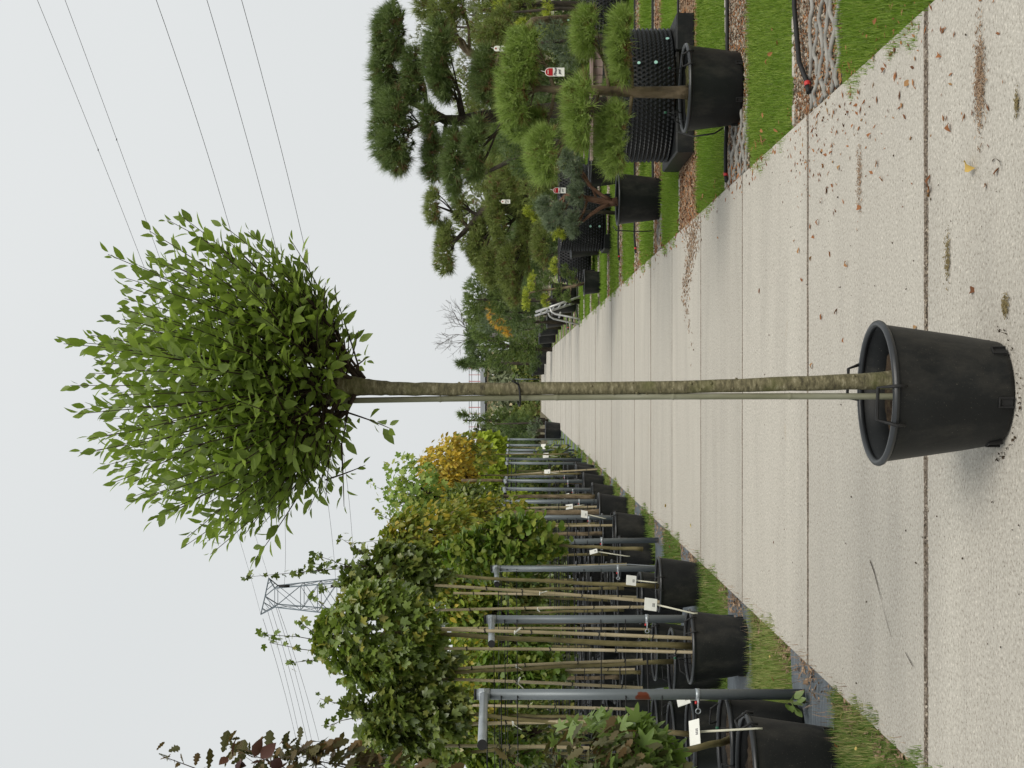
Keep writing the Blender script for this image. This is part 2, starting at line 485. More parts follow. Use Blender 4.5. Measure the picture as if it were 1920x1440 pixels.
M['maple'] = mat_leaf('maple_leaf', ev((0.07, 0.10, 0.018), (0.095, 0.14, 0.022), (0.13, 0.18, 0.032), (0.10, 0.145, 0.03), (0.12, 0.17, 0.035), (0.14, 0.185, 0.035), (0.22, 0.2, 0.04)), 0.32, 0.38, 0.55)
M['maple_dark'] = mat_leaf('dark_maple_leaf', ev((0.05, 0.075, 0.016), (0.075, 0.105, 0.02), (0.105, 0.14, 0.028), (0.15, 0.16, 0.035)), 0.28, 0.38, 0.55)
M['maple_light'] = mat_leaf('light_maple_leaf', ev((0.12, 0.19, 0.04), (0.17, 0.25, 0.06), (0.2, 0.28, 0.075), (0.28, 0.3, 0.07)), 0.4, 0.5)
M['lime'] = mat_leaf('lime_leaf', ev((0.16, 0.21, 0.02), (0.22, 0.28, 0.028), (0.28, 0.34, 0.035)), 0.35, 0.5)
M['gold'] = mat_leaf('golden_leaf', ev((0.13, 0.12, 0.025), (0.3, 0.2, 0.03), (0.46, 0.32, 0.035), (0.42, 0.34, 0.06), (0.26, 0.24, 0.05)), 0.35, 0.5)
M['yellowgreen'] = mat_leaf('yellow_green_leaf', ev((0.075, 0.11, 0.018), (0.13, 0.18, 0.025), (0.19, 0.25, 0.032), (0.22, 0.24, 0.035), (0.4, 0.3, 0.05)), 0.4, 0.45, 0.4, gain=1.3)
M['autumn'] = mat_leaf('mixed_autumn_leaf', ev((0.10, 0.13, 0.025), (0.14, 0.18, 0.03), (0.18, 0.22, 0.033), (0.23, 0.24, 0.035), (0.36, 0.28, 0.04), (0.15, 0.18, 0.035)), 0.4, 0.45, 0.4, gain=1.15)
M['ginkgo'] = mat_leaf('lush_green_leaf', ev((0.07, 0.12, 0.02), (0.11, 0.18, 0.025), (0.15, 0.2, 0.035), (0.22, 0.25, 0.045)), 0.38, 0.45, 0.4, gain=1.2)
M['oak'] = mat_leaf('bronze_oak_leaf', ev((0.04, 0.04, 0.018), (0.065, 0.065, 0.025), (0.09, 0.055, 0.025), (0.06, 0.07, 0.03), (0.13, 0.075, 0.03)), 0.2, 0.45)
M['purple'] = mat_leaf('purple_leaf', ev((0.035, 0.018, 0.018), (0.06, 0.028, 0.025), (0.1, 0.045, 0.035)), 0.25, 0.45)
M['star'] = mat_leaf('star_leaf', ev((0.07, 0.11, 0.022), (0.095, 0.15, 0.03), (0.125, 0.18, 0.05), (0.15, 0.2, 0.075)), 0.35, 0.4, 0.45)
M['shrub_dull'] = mat_leaf('dull_shrub_leaf', ev((0.075, 0.09, 0.05), (0.11, 0.13, 0.07), (0.15, 0.165, 0.10)), 0.25, 0.7)
M['shrub_green'] = mat_leaf('green_shrub_leaf', ev((0.05, 0.08, 0.025), (0.085, 0.12, 0.03), (0.13, 0.16, 0.04), (0.2, 0.19, 0.05)), 0.25, 0.7)


def needles(name, a, b_, c, brown=None):
    st = ev(a, b_, c)
    if brown: st = [(0.0, brown), (0.05, brown), (0.07, a), (0.55, b_), (1.0, c)]
    return mat_leaf(name, st, 0.25, 0.5, 0.3, gain=1.5, shuffle=False)


M['needle_bright'] = needles('bright_pine_needles', (0.11, 0.155, 0.033), (0.15, 0.21, 0.048), (0.215, 0.28, 0.082), (0.12, 0.07, 0.03))
M['needle_dark'] = needles('dark_pine_needles', (0.055, 0.083, 0.026), (0.085, 0.122, 0.038), (0.135, 0.172, 0.066), (0.1, 0.06, 0.03))
M['needle_deep'] = needles('deep_green_pine_needles', (0.045, 0.072, 0.026), (0.07, 0.105, 0.035), (0.11, 0.145, 0.055))
M['needle_olive'] = needles('olive_pine_needles', (0.08, 0.10, 0.028), (0.118, 0.148, 0.04), (0.175, 0.205, 0.066), (0.13, 0.085, 0.04))
M['needle_blue'] = needles('blue_green_pine_needles', (0.07, 0.095, 0.06), (0.10, 0.13, 0.08), (0.15, 0.18, 0.12))
M['needle_yellow'] = needles('yellow_conifer_scales', (0.14, 0.17, 0.02), (0.24, 0.28, 0.035), (0.38, 0.4, 0.07))
M['needle_orange'] = needles('orange_conifer_scales', (0.3, 0.15, 0.02), (0.45, 0.23, 0.03), (0.55, 0.32, 0.06))
M['needle_mid'] = needles('mid_green_conifer_scales', (0.055, 0.085, 0.025), (0.09, 0.13, 0.035), (0.14, 0.175, 0.055))
M['needle_grey'] = needles('grey_green_leaves', (0.12, 0.13, 0.09), (0.17, 0.18, 0.12), (0.24, 0.25, 0.18))


# ------------------------------------------------------------------ foliage tools
def nrm(a):
    return a / np.maximum(np.linalg.norm(a, axis=-1, keepdims=True), 1e-9)


def frames(tip, nor):
    y = nrm(tip)
    z = nrm(nor - y * (nor * y).sum(-1, keepdims=True))
    x = np.cross(y, z)
    return np.stack([x, y, z], axis=-1)       # (N,3,3) columns x,y,z


def place(tv, tf, R, S, P, rnd):
    """template verts tv (k,3), faces tf (m,3); R (N,3,3), S (N,), P (N,3)"""
    N, k = len(P), len(tv)
    V = np.einsum('nij,kj->nki', R, tv) * S[:, None, None] + P[:, None, :]
    Fc = tf[None] + (np.arange(N) * k)[:, None, None]
    return V.reshape(-1, 3), Fc.reshape(-1, 3), np.repeat(rnd, k)


def t_ovate(w=0.42, curl=0.16, fold=0.12):
    st = [(0.0, 0.0), (0.22, 0.72), (0.48, 1.0), (0.76, 0.62), (1.0, 0.0)]
    V = [(0, 0, 0)]
    for t, k in st[1:-1]:
        hw = w / 2 * k
        z = -curl * t * t
        V += [(-hw, t, z + fold * hw * 2), (0, t, z), (hw, t, z + fold * hw * 2)]
    V.append((0, 1.0, -curl))
    Fc = [(0, 2, 1), (0, 3, 2)]
    for i in range(2):
        a = 1 + 3 * i; b = a + 3
        Fc += [(a, a + 1, b + 1), (a, b + 1, b), (a + 1, a + 2, b + 2), (a + 1, b + 2, b + 1)]
    Fc += [(7, 8, 10), (8, 9, 10)]
    return np.array(V, float), np.array(Fc)


def t_lobed(tips, valley=0.5, curl=0.25, base=0.25, shw=17):
    """palmate leaf: tips = [(angle in degrees from the leaf axis, length)]"""
    out = [(-0.03, 0.0)]
    pts = []
    for i, (a, L) in enumerate(tips):
        ar = math.radians(a)
        if i > 0:
            am = math.radians((a + tips[i - 1][0]) / 2); vl = valley * min(L, tips[i - 1][1])
            pts.append((math.sin(am) * vl, math.cos(am) * vl))
        sh = L * 0.76
        for off in (-shw, 0, shw):
            ao = ar + math.radians(off)
            LL = L if off == 0 else sh
            pts.append((math.sin(ao) * LL, math.cos(ao) * LL))
    o0 = base
    V = [(0, o0, 0)] + [(x, y + o0, -curl * (x * x + y * y)) for x, y in pts] + [(0, 0.0, 0)]
    k = len(V)
    Fc = [(0, i + 1, i) for i in range(1, k - 2)]
    Fc += [(0, 1, k - 1), (0, k - 1, k - 2)]
    V = np.array(V, float)
    ang = 0.0
    return V, np.array(Fc)


def t_oak():
    ys = [0.0, 0.15, 0.25, 0.38, 0.48, 0.62, 0.72, 0.85, 1.0]
    ws = [0.03, 0.13, 0.08, 0.22, 0.13, 0.27, 0.16, 0.18, 0.02]
    V = []
    for y, w in zip(ys, ws):
        z = -0.18 * y * y
        V += [(-w, y, z + 0.1 * w), (0, y, z), (w, y, z + 0.1 * w)]
    Fc = []
    for i in range(len(ys) - 1):
        a = 3 * i; b = a + 3
        Fc += [(a, a + 1, b + 1), (a, b + 1, b), (a + 1, a + 2, b + 2), (a + 1, b + 2, b + 1)]
    return np.array(V, float), np.array(Fc)


def t_fan():
    V = [(0, 0, 0)]
    for i, a in enumerate((-62, -40, -16, 0, 16, 40, 62)):
        r = (0.8, 0.95, 1.0, 0.8, 1.0, 0.95, 0.8)[i]
        V.append((math.sin(math.radians(a)) * r, math.cos(math.radians(a)) * r, -0.12 * abs(a) / 60))
    return np.array(V, float), np.array([(0, i + 1, i) for i in range(1, 7)])


T = {
    'ovate': t_ovate(.46, .14, .14),
    'broad': t_ovate(0.62, 0.22, 0.10),
    'maple': t_lobed([(-118, .42), (-58, .62), (0, .78), (58, .62), (118, .42)], 0.66),
    'star': t_lobed([(-112, .62), (-55, .75), (0, .8), (55, .75), (112, .62)], 0.45, 0.18, shw=10),
    'oak': t_oak(),
    'fan': t_fan(),
}


def small_leaf_parts(parent, name, tmpl, mat, R, S, P, sel):
    """each chosen leaf is an object of its own, all sharing one mesh"""
    tv, tf = T[tmpl]
    me = np_mesh(name, tv, tf, mat, True)
    for i in sel:
        o = bpy.data.objects.new(name, me)
        COL.objects.link(o)
        o.parent = parent
        A = R[i] * S[i]
        o.matrix_basis = Matrix(((A[0][0], A[0][1], A[0][2], P[i][0]), (A[1][0], A[1][1], A[1][2], P[i][1]),
                                 (A[2][0], A[2][1], A[2][2], P[i][2]), (0, 0, 0, 1)))


def crown_points(c, rad, n, rs, clusters=40, shell=0.55, spread=0.22, lump=0.14):
    """leaf positions in clumps through an uneven ellipsoid"""
    c = np.array(c, float); rad = np.array(rad, float)
    D = nrm(rs.normal(size=(clusters, 3)))
    bump = nrm(rs.normal(size=(7, 3)))
    def f(d):
        k = np.exp(-((d[:, None, :] - bump[None]) ** 2).sum(-1) * 3.0)
        return 1.0 - lump + 2.2 * lump * k.max(1)
    rr = shell + (1 - shell) * rs.rand(clusters) ** 0.6
    K = D * rr[:, None] * f(D)[:, None]
    idx = rs.randint(0, clusters, n)
    p = K[idx] + rs.normal(size=(n, 3)) * spread
    L = np.linalg.norm(p, axis=1); dirs = nrm(p)
    lim = f(dirs) * (1.0 + 0.08 * rs.rand(n))
    over = L > lim
    p[over] = dirs[over] * (lim[over] * (1 - 0.2 * rs.rand(over.sum())))[:, None]
    return c + p * rad, dirs


def leaf_orient(dirs, rs, out=0.6, up=0.5, droop=0.55, jit=0.55):
    n = len(dirs)
    nor = nrm(dirs * out + np.array([0, 0, up]) + rs.normal(size=(n, 3)) * jit)
    tip = dirs * 0.6 + np.array([0, 0, -droop]) + rs.normal(size=(n, 3)) * 0.5
    return frames(tip, nor)


def leafy_crown(root, c, rad, n, size, tmpl, mat, seed, singles=0, leaf_name='leaf', clusters=40, shell=0.5, spread=0.2, lump=0.14, extra=None, twigs=10, trunk_top=None):
    rs = RS(seed)
    P, dirs = crown_points(c, rad, n, rs, clusters, shell, spread, lump)
    R = leaf_orient(dirs, rs)
    S = size * (0.65 + 0.6 * rs.rand(n))
    if extra is not None:                                  # leaves along protruding shoots
        eP, eD = extra
        P = np.vstack([P, eP]); R = np.concatenate([R, leaf_orient(nrm(eD), rs)])
        S = np.concatenate([S, size * (0.5 + 0.4 * rs.rand(len(eP)))])
    rnd = rs.rand(len(P))
    tv, tf = T[tmpl]
    sel = []
    if singles:
        dist = np.linalg.norm(P - np.array([0, 0, CH]), axis=1)
        sel = list(np.argsort(dist)[:singles])
    keep = np.ones(len(P), bool); keep[sel] = False
    V, Fc, rn = place(tv, tf, R[keep], S[keep], P[keep], rnd[keep])
    crown = link('crown', np_mesh('crown', V, Fc, mat, False, rn), root, True)
    tag(crown, kind='stuff')
    if len(sel): small_leaf_parts(crown, leaf_name, tmpl, mat, R, S, P, sel)
    if twigs and trunk_top is not None:
        mb = MB(); tt = Vector(trunk_top)
        for i in range(twigs):
            d = nrm(rs.normal(size=3)); d[2] = abs(d[2]) * 0.9 + 0.05
            e = Vector(np.array(c) + d * np.array(rad) * 0.85)
            mid = tt.lerp(e, 0.5) + Vector(rs.normal(size=3) * 0.05 * rad[0])
            r0 = 0.012 * rad[0] / 0.4
            mb.tube([tt, mid, e], [r0, r0 * 0.6, r0 * 0.25], 5, False)
        mb.build('branches', M['twig'], root, True)
    return crown


def shoots(base_pts, rs, mb, every=0.05, r=0.004):
    """sparse straight shoots that stick out of a crown: returns leaf points and directions"""
    P, D = [], []
    for a, b in base_pts:
        a, b = Vector(a), Vector(b)
        L = (b - a).length
        mid = a.lerp(b, .5) + Vector(rs.normal(size=3) * 0.03 * L)
        mb.tube([a, mid, b], [r, r * .7, r * .4], 5, False)
        k = max(3, int(L / every))
        for i in range(k):
            t = 0.3 + 0.7 * (i + rs.rand()) / k
            p = a.lerp(mid, t * 2) if t < .5 else mid.lerp(b, (t - .5) * 2)
            P.append(np.array(p) + rs.normal(size=3) * 0.012)
            D.append(rs.normal(size=3) + np.array((b - a).normalized()) * .6)
        for i in range(5):
            P.append(np.array(b) + rs.normal(size=3) * 0.02); D.append(rs.normal(size=3))
    return np.array(P), np.array(D)


def tufts(c, rad, rs, spacing, length, width, per=11, fill=0.4, zmin=-0.35, lump=0.16, upbias=0.55, spread=0.75):
    """needle tufts over a cushion-shaped pad; every needle is a real sliver"""
    c = np.array(c, float); rad = np.array(rad, float)
    rx, ry, rz = rad
    p_ = 1.6
    area = 4 * math.pi * (((rx * ry) ** p_ + (rx * rz) ** p_ + (ry * rz) ** p_) / 3) ** (1 / p_)
    n = int(area * 0.72 / spacing ** 2)
    n = max(30, min(n, 1700))
    ns_ = n
    n = int(n * (1 + fill))
    d = nrm(rs.normal(size=(n * 4, 3)))
    d = d[d[:, 2] > zmin][:n]
    n = len(d)
    bump = nrm(rs.normal(size=(9, 3)) * np.array([1, 1, .7]) + np.array([0, 0, .25]))
    k = np.exp(-((d[:, None, :] - bump[None]) ** 2).sum(-1) * 5.0).max(1)
    s = 1 - lump + 2.0 * lump * k
    inner = np.arange(n) >= ns_
    s = s * np.where(inner, 0.45 + 0.4 * rs.rand(n), 0.93 + 0.1 * rs.rand(n))
    P = c + d * rad * s[:, None]
    nor = nrm(d / rad)
    ax = nrm(nor + np.array([0, 0, upbias]) + rs.normal(size=(n, 3)) * 0.3)
    tsz = 0.6 + 0.75 * rs.rand(n)
    low_ = (d[:, 2] < -.1) | inner
    A = np.repeat(ax, per, 0); B = np.repeat(P, per, 0)
    dirn = nrm(A + rs.normal(size=(n * per, 3)) * spread * 0.62)
    L = length * (0.7 + 0.5 * rs.rand(n * per)) * np.repeat(tsz, per)
    B = B - dirn * (length * 0.22)
    side = nrm(np.cross(dirn, rs.normal(size=(n * per, 3)))) * (width / 2)
    V = np.stack([B - side, B + side, B + dirn * L[:, None]], 1).reshape(-1, 3)
    Fc = np.arange(len(V)).reshape(-1, 3)
    tr = .08 + .9 * rs.rand(n)
    rr_ = np.clip(np.repeat(tr, per) * 0.8 + rs.rand(n * per) * 0.2, 0.07, 0.999)
    br_ = np.repeat(low_ & (rs.rand(n) < .16), per)
    rn = np.repeat(np.where(br_, .02, rr_), 3)
    return V, Fc, rn


def closest_on(path, p):
    best = None
    for i in range(len(path) - 1):
        a, b = Vector(path[i]), Vector(path[i + 1])
        ab = b - a
        t = max(0, min(1, (p - a).dot(ab) / max(ab.length_squared, 1e-9)))
        q = a.lerp(b, t)
        dd = (p - q).length + max(0, (q.z - p.z)) * 1.2
        if best is None or dd < best[0]: best = (dd, q)
    return best[1]


def pine(label, trunk, pads, nmat, bark, seed, spacing=0.045, length=0.075, width=0.0035, per=11, cat='pine tree', name='cloud_pruned_pine', group=None, fill=0.4, zmin=-0.35, br=0.018, depth=0.85, upbias=0.55, spread=0.75):
    """trunk: [(x, y, d, radius)] in photo pixels and metres; pads: [(x, y, d, half height px, half width px)]"""
    rs = RS(seed)
    path = [PX(x, y, d) for x, y, d, r in trunk]
    root = empty(name, path[0], label, cat, group)
    MB().tube(path, [r for *_, r in trunk], 10).build('trunk', bark, root, True)
    for pd in pads:
        x, y, d, hx, hy = pd[:5]
        m = M[pd[5]] if len(pd) > 5 else nmat
        C = PX(x, y, d)
        rz, rx = hx * d / F, hy * d / F
        ry = rx * depth
        q = closest_on(path, C - Vector((0, 0, rz)))
        mb = MB()
        e = C - Vector((0, 0, rz * 0.25))
        mid = q.lerp(e, 0.55) + Vector((rs.normal() * .02, rs.normal() * .02, -abs((e - q).length) * 0.08))
        mb.tube([q, mid, e], [br, br * 0.75, br * 0.4], 7, False)
        for i in range(4):
            an = rs.rand() * 6.283
            e2 = C + Vector((math.cos(an) * rx * .7, math.sin(an) * ry * .7, -rz * .1))
            mb.tube([mid, mid.lerp(e2, .6) - Vector((0, 0, rz * .15)), e2], [br * .4, br * .3, br * .15], 5, False)
        mb.build('branch', bark, root, True)
        V, Fc, rn = tufts(C, (rx, ry, rz), rs, spacing, length, width, per, fill, zmin, upbias=upbias, spread=spread)
        o = link('needle_pad', np_mesh('needle_pad', V, Fc, m, False, rn), root, True)
        tag(o, kind='stuff')
    return root


# ------------------------------------------------------------------ setting: ground, road, strips
def sheet(name, x0, x1, y0, y1, z, mat, kind='structure', parent=None):
    me = bpy.data.meshes.new(name)
    me.from_pydata([(x0, y0, z), (x1, y0, z), (x1, y1, z), (x0, y1, z)], [], [(0, 1, 2, 3)])
    me.materials.append(mat)
    o = link(name, me, parent)
    if parent is None: tag(o, kind=kind)
    return o


ground = sheet('ground', -900, 900, -60, 1800, -0.06, M['ground'])
ROAD_L, ROAD_R, ROAD_END = -1.52, 1.46, 77.5
road = sheet('road', ROAD_L, ROAD_R, -3.2, ROAD_END, -0.010, M['grit'])
y = 3.32 - 3 * 2.165
k = 0
while y < ROAD_END - 1:
    gap = 0.034 if abs(y + 2.165 - 5.485) < .01 else (0.010 if y < 8 else 0.018)
    y1 = min(y + 2.165, ROAD_END) - gap
    r_ = RS(500 + k)
    mb = MB()
    cx = (ROAD_L + ROAD_R) / 2
    n_e = 26
    top = []; low = []
    # slab outline with slightly chipped edges
    for i in range(n_e + 1):
        top.append((ROAD_L + (ROAD_R - ROAD_L) * i / n_e, y + r_.uniform(0, .012)))
    for i in range(n_e + 1):
        top.append((ROAD_R - (ROAD_R - ROAD_L) * i / n_e, y1 - r_.uniform(0, .012)))
    zt = r_.uniform(-0.002, 0.002)
    N_ = len(top)
    mxy = (cx, (y + y1) / 2)
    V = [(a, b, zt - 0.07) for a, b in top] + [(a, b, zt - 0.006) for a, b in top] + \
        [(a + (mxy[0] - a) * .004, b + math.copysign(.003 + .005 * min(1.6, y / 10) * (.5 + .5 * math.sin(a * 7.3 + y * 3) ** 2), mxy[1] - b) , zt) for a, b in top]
    Fc = []
    for L_ in range(2):
        for i in range(N_):
            j = (i + 1) % N_
            Fc.append((L_ * N_ + i, L_ * N_ + j, (L_ + 1) * N_ + j, (L_ + 1) * N_ + i))
    Fc.append(tuple(range(2 * N_, 3 * N_)))
    mb.add(V, Fc)
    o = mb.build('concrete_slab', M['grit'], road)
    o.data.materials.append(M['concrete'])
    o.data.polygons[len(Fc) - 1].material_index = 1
    y += 2.165; k += 1


def view_x(d, m=0.9):
    return 0.2717 * d + m


def grass_strip(parent, x0, x1, y0, y1, dens, hgt, seed, mat, w=0.005, edge=0.05, z=-0.02, road_side=None, thin=0.0):
    rs = RS(seed)
    n = int((x1 - x0) * (y1 - y0) * dens)
    X = rs.uniform(x0 - edge * 2.2, x1 + edge * 2.2, n); Y = rs.uniform(y0 - edge, y1 + edge, n)
    keep = np.ones(n, bool)
    e = 0.05 * np.sin(Y * 7 + seed) + 0.035 * np.sin(Y * 19 + 2 * seed) + 0.02 * np.sin(Y * 47)
    if road_side == 'r':
        cor = 0.13 * (np.clip(1 - (Y - y0) / .2, 0, 1) ** 2 + np.clip(1 - (y1 - Y) / .35, 0, 1) ** 2)
        keep &= X > x0 + e + cor * 1.4 - 0.04
    if road_side == 'l': keep &= X < x1 + e + .03
    e2 = 0.02 * np.sin(X * 9 + seed) + 0.012 * np.sin(X * 31)
    keep &= (Y > y0 - .02 + e2) & (Y < y1 + .02 + e2)
    if thin > 0:
        patch = np.sin(X * 5.1 + seed) * np.sin(Y * 6.3 + seed * 2) + 0.5 * np.sin(X * 13) * np.sin(Y * 11)
        keep &= rs.rand(n) > np.clip(patch * thin, 0, .95)
    X, Y = X[keep], Y[keep]; n = len(X)
    H = hgt * (0.55 + 0.8 * rs.rand(n))
    an = rs.rand(n) * 6.283; lean = np.abs(rs.normal(size=n)) * 0.45
    d = np.stack([np.cos(an) * lean, np.sin(an) * lean, np.ones(n)], 1)
    d = nrm(d)
    side = np.stack([-np.sin(an), np.cos(an), np.zeros(n)], 1) * (w / 2)
    B = np.stack([X, Y, np.full(n, z)], 1)
    V = np.stack([B - side, B + side, B + d * H[:, None]], 1).reshape(-1, 3)
    big = 0.5 + 0.5 * np.sin(X * 2.3 + seed) * np.sin(Y * 3.1)
    rn = np.repeat(np.clip(0.55 * rs.rand(n) + 0.4 * big, 0, .99), 3)
    o = link('grass', np_mesh('grass', V, np.arange(len(V)).reshape(-1, 3), mat, False, rn), parent)
    return tag(o, kind='stuff')


OCT_V = np.array([(1, 0, 0), (-1, 0, 0), (0, 1, 0), (0, -1, 0), (0, 0, .6), (0, 0, -.6)], float)
OCT_F = np.array([(0, 2, 4), (2, 1, 4), (1, 3, 4), (3, 0, 4), (2, 0, 5), (1, 2, 5), (3, 1, 5), (0, 3, 5)])


def pebbles(parent, x0, x1, y0, y1, dens, size, seed, mat, name='gravel', z=-0.02, flat=False, fade=None):
    rs = RS(seed)
    n = int((x1 - x0) * (y1 - y0) * dens)
    P = np.stack([rs.uniform(x0, x1, n), rs.uniform(y0, y1, n), np.full(n, z)], 1)
    if fade is not None:
        P = P[rs.rand(n) < fade(P)]; n = len(P)
    S = size * (0.5 + rs.rand(n) ** 2)
    an = rs.rand(n) * 6.283
    tip = np.stack([np.cos(an), np.sin(an), rs.normal(size=n) * .25], 1)
    nor = np.array([0, 0, 1.0]) + rs.normal(size=(n, 3)) * 0.25
    R = frames(tip, nor)
    tv = OCT_V * (np.array([.35, 1, .25]) if flat else np.array([.75, 1, .8]))
    V, Fc, rn = place(tv, OCT_F, R, S, P, rs.rand(n))
    o = link(name, np_mesh(name, V, Fc, mat, False, rn), parent)
    return tag(o, kind='stuff')


# right of the road: mown strips and gravel beds at right angles to it
edges_r = [(5.30, 6.95, 'g'), (6.95, 8.15, 's'), (8.15, 9.64, 'g'), (9.64, 10.73, 's'), (10.73, 12.29, 'g'), (12.29, 13.68, 'm'),
           (13.68, 15.14, 'g'), (15.14, 16.1, 'm'), (16.1, 17.7, 'g'), (17.7, 18.6, 's'), (18.6, 20.4, 'g'), (20.4, 21.3, 's')]
yy = 21.3
while yy < 60:
    edges_r.append((yy, yy + 1.75, 'g')); edges_r.append((yy + 1.75, yy + 2.65, 's' if int(yy) % 2 else 'm')); yy += 2.65
for i, (a, b, kd) in enumerate(edges_r):
    mid = (a + b) / 2
    xr = max(view_x(b, 6.0), 8)
    if kd == 'g':
        o = sheet('lawn', ROAD_R - 0.02, xr, a, b, -0.024, M['lawn'])
        if mid < 34:
            dens = 11000 * min(1, (7.0 / mid) ** 1.5)
            grass_strip(o, ROAD_R - .02, view_x(b), a, b, dens, 0.042 if mid < 14 else 0.05, 40 + i, M['grass'], 0.005 * max(1, mid / 9), road_side='r')
    else:
        o = sheet('gravel_bed' if kd == 's' else 'mulch_bed', ROAD_R - 0.02, xr, a, b, -0.032, M['bed'] if kd == 's' else M['mulch_bed'])
        if mid < 24:
            dens = 3300 * min(1, (8.0 / mid) ** 1.6)
            sz = 0.012 * max(1, (mid / 9) ** .8)
            if kd == 's':
                pebbles(o, ROAD_R - .01, view_x(b), a, b, dens, sz, 70 + i, M['pebble'])
            else:
                pebbles(o, ROAD_R - .03, view_x(b), a, b, dens, sz * 1.9, 70 + i, M['chip'], 'bark_mulch', flat=True)
            pebbles(o, ROAD_R - .01, view_x(b), a + .02, b - .05, dens * .55, sz * 1.7, 170 + i, M['dead_leaf'], 'leaf_litter', flat=True)
        # thin line of pale stones at the far edge of the bed
        mb = MB(); r_ = RS(900 + i); xx = ROAD_R + .02
        while xx < min(xr, view_x(b, 1.5)):
            w_ = r_.uniform(.05, .16)
            if r_.rand() < .8: mb.box((xx + w_ / 2, b - .02 + r_.uniform(-.012, .012), -.026), (w_ - .012, .035 + r_.uniform(-.015, .012), .03), None, .008)
            xx += w_
        tag(mb.build('edging_stones', M['edging'], o), kind='stuff')

# left of the road: weed mat strips with pots, grass between
edges_l = [(2.0, 7.05, 'g'), (7.05, 8.12, 'w'), (8.12, 9.5, 'g'), (9.5, 10.6, 'w'), (10.6, 12.15, 'g'), (12.15, 13.5, 'w'), (13.5, 14.9, 'g'),
           (14.9, 16.0, 'w'), (16.0, 17.4, 'g'), (17.4, 18.5, 'w'), (18.5, 19.9, 'g'), (19.9, 21.1, 'w'), (21.1, 22.3, 'g'), (22.3, 23.4, 'w')]
yy = 23.4
while yy < 62:
    edges_l.append((yy, yy + 1.3, 'g')); edges_l.append((yy + 1.3, yy + 2.4, 'w')); yy += 2.4
for i, (a, b, kd) in enumerate(edges_l):
    mid = (a + b) / 2
    xl = -max(view_x(b, 5.0), 8)
    if kd == 'g':
        o = sheet('lawn', xl, ROAD_L + .02, a, b, -0.024, M['lawn'])
        if mid < 34:
            ga = max(a, 4.0)
            dens = 9000 * min(1, (7.0 / mid) ** 1.5)
            grass_strip(o, -view_x(b, .8), ROAD_L + .0, ga, b, dens, 0.06 if mid < 14 else 0.06, 240 + i, M['grass_dull'], 0.0055 * max(1, mid / 9), road_side='l', thin=.55)
    else:
        # wrinkled woven sheet
        nx, ny = 60, 12
        V = []; r_ = RS(300 + i)
        ph = r_.rand(4) * 6
        for jy in range(ny + 1):
            for jx in range(nx + 1):
                X = ROAD_L + .004 + (xl - ROAD_L) * (jx / nx) ** 2; Y = a + (b - a) * jy / ny
                z = -0.018 + .007 * math.sin(X * 9 + Y * 4 + ph[0]) + .006 * math.sin(Y * 17 + math.sin(X * 5 + ph[1]) * 2) + r_.normal() * .0015
                V.append((X, Y + .02 * math.sin(X * 6 + ph[2]), z))
        Fc = [(q, q + nx + 1, q + nx + 2, q + 1) for jy in range(ny) for q in range(jy * (nx + 1), jy * (nx + 1) + nx)]
        mb = MB().add(V, Fc, True)
        o = tag(mb.build('weed_mat', M['weed_mat']), kind='structure')
# litter along the left kerb line
lit = pebbles(None, ROAD_L - .2, ROAD_L + .10, 4.2, 34, 2400, .024, 77, M['chip'], 'leaf_litter', -0.008, True,
              fade=lambda P: np.clip(.35 + .65 * np.sin(P[:, 1] * 2.4) * np.sin(P[:, 1] * 5.3 + 1), .08, 1) * np.exp(-((P[:, 0] - ROAD_L + .045) / .09) ** 2) * np.minimum(1, 9 / P[:, 1]))
tag(lit, 'brown leaf litter gathered along the left edge of the concrete road', 'leaf litter')
lr = pebbles(None, .3, 1.62, 4.6, 8.4, 260, .017, 781, M['dead_leaf'], 'leaf_litter', .003, True,
             fade=lambda P: np.clip(1.25 - (1.5 - P[:, 0]) / .75, .015, 1) ** 2.2 * np.clip(.25 + 1.1 * np.exp(-((P[:, 1] - 7.3) / .7) ** 2) + .3 * np.exp(-((P[:, 1] - 5.6) / .5) ** 2), 0, 1))
tag(lr, 'brown leaf litter blown from the gravel bed onto the right side of the road', 'leaf litter', kind='stuff')
lr = pebbles(None, .9, 1.6, 8.4, 24, 130, .028, 782, M['dead_leaf'], 'leaf_litter', .002, True, fade=lambda P: np.clip(1.1 - (1.46 - P[:, 0]) / .16, .01, 1) * np.minimum(1, 10 / P[:, 1]))
tag(lr, 'thin line of brown leaf litter along the right road edge farther away', 'leaf litter', kind='stuff')
# dry grass wisps at that edge
o = grass_strip(None, ROAD_L - .13, ROAD_L - .03, 5.0, 16, 900, .06, 444, M['chip'], .004, z=-.01)
o.name = 'dry_grass'; tag(o, 'dry straw-coloured grass wisps along the left edge of the road', 'grass')
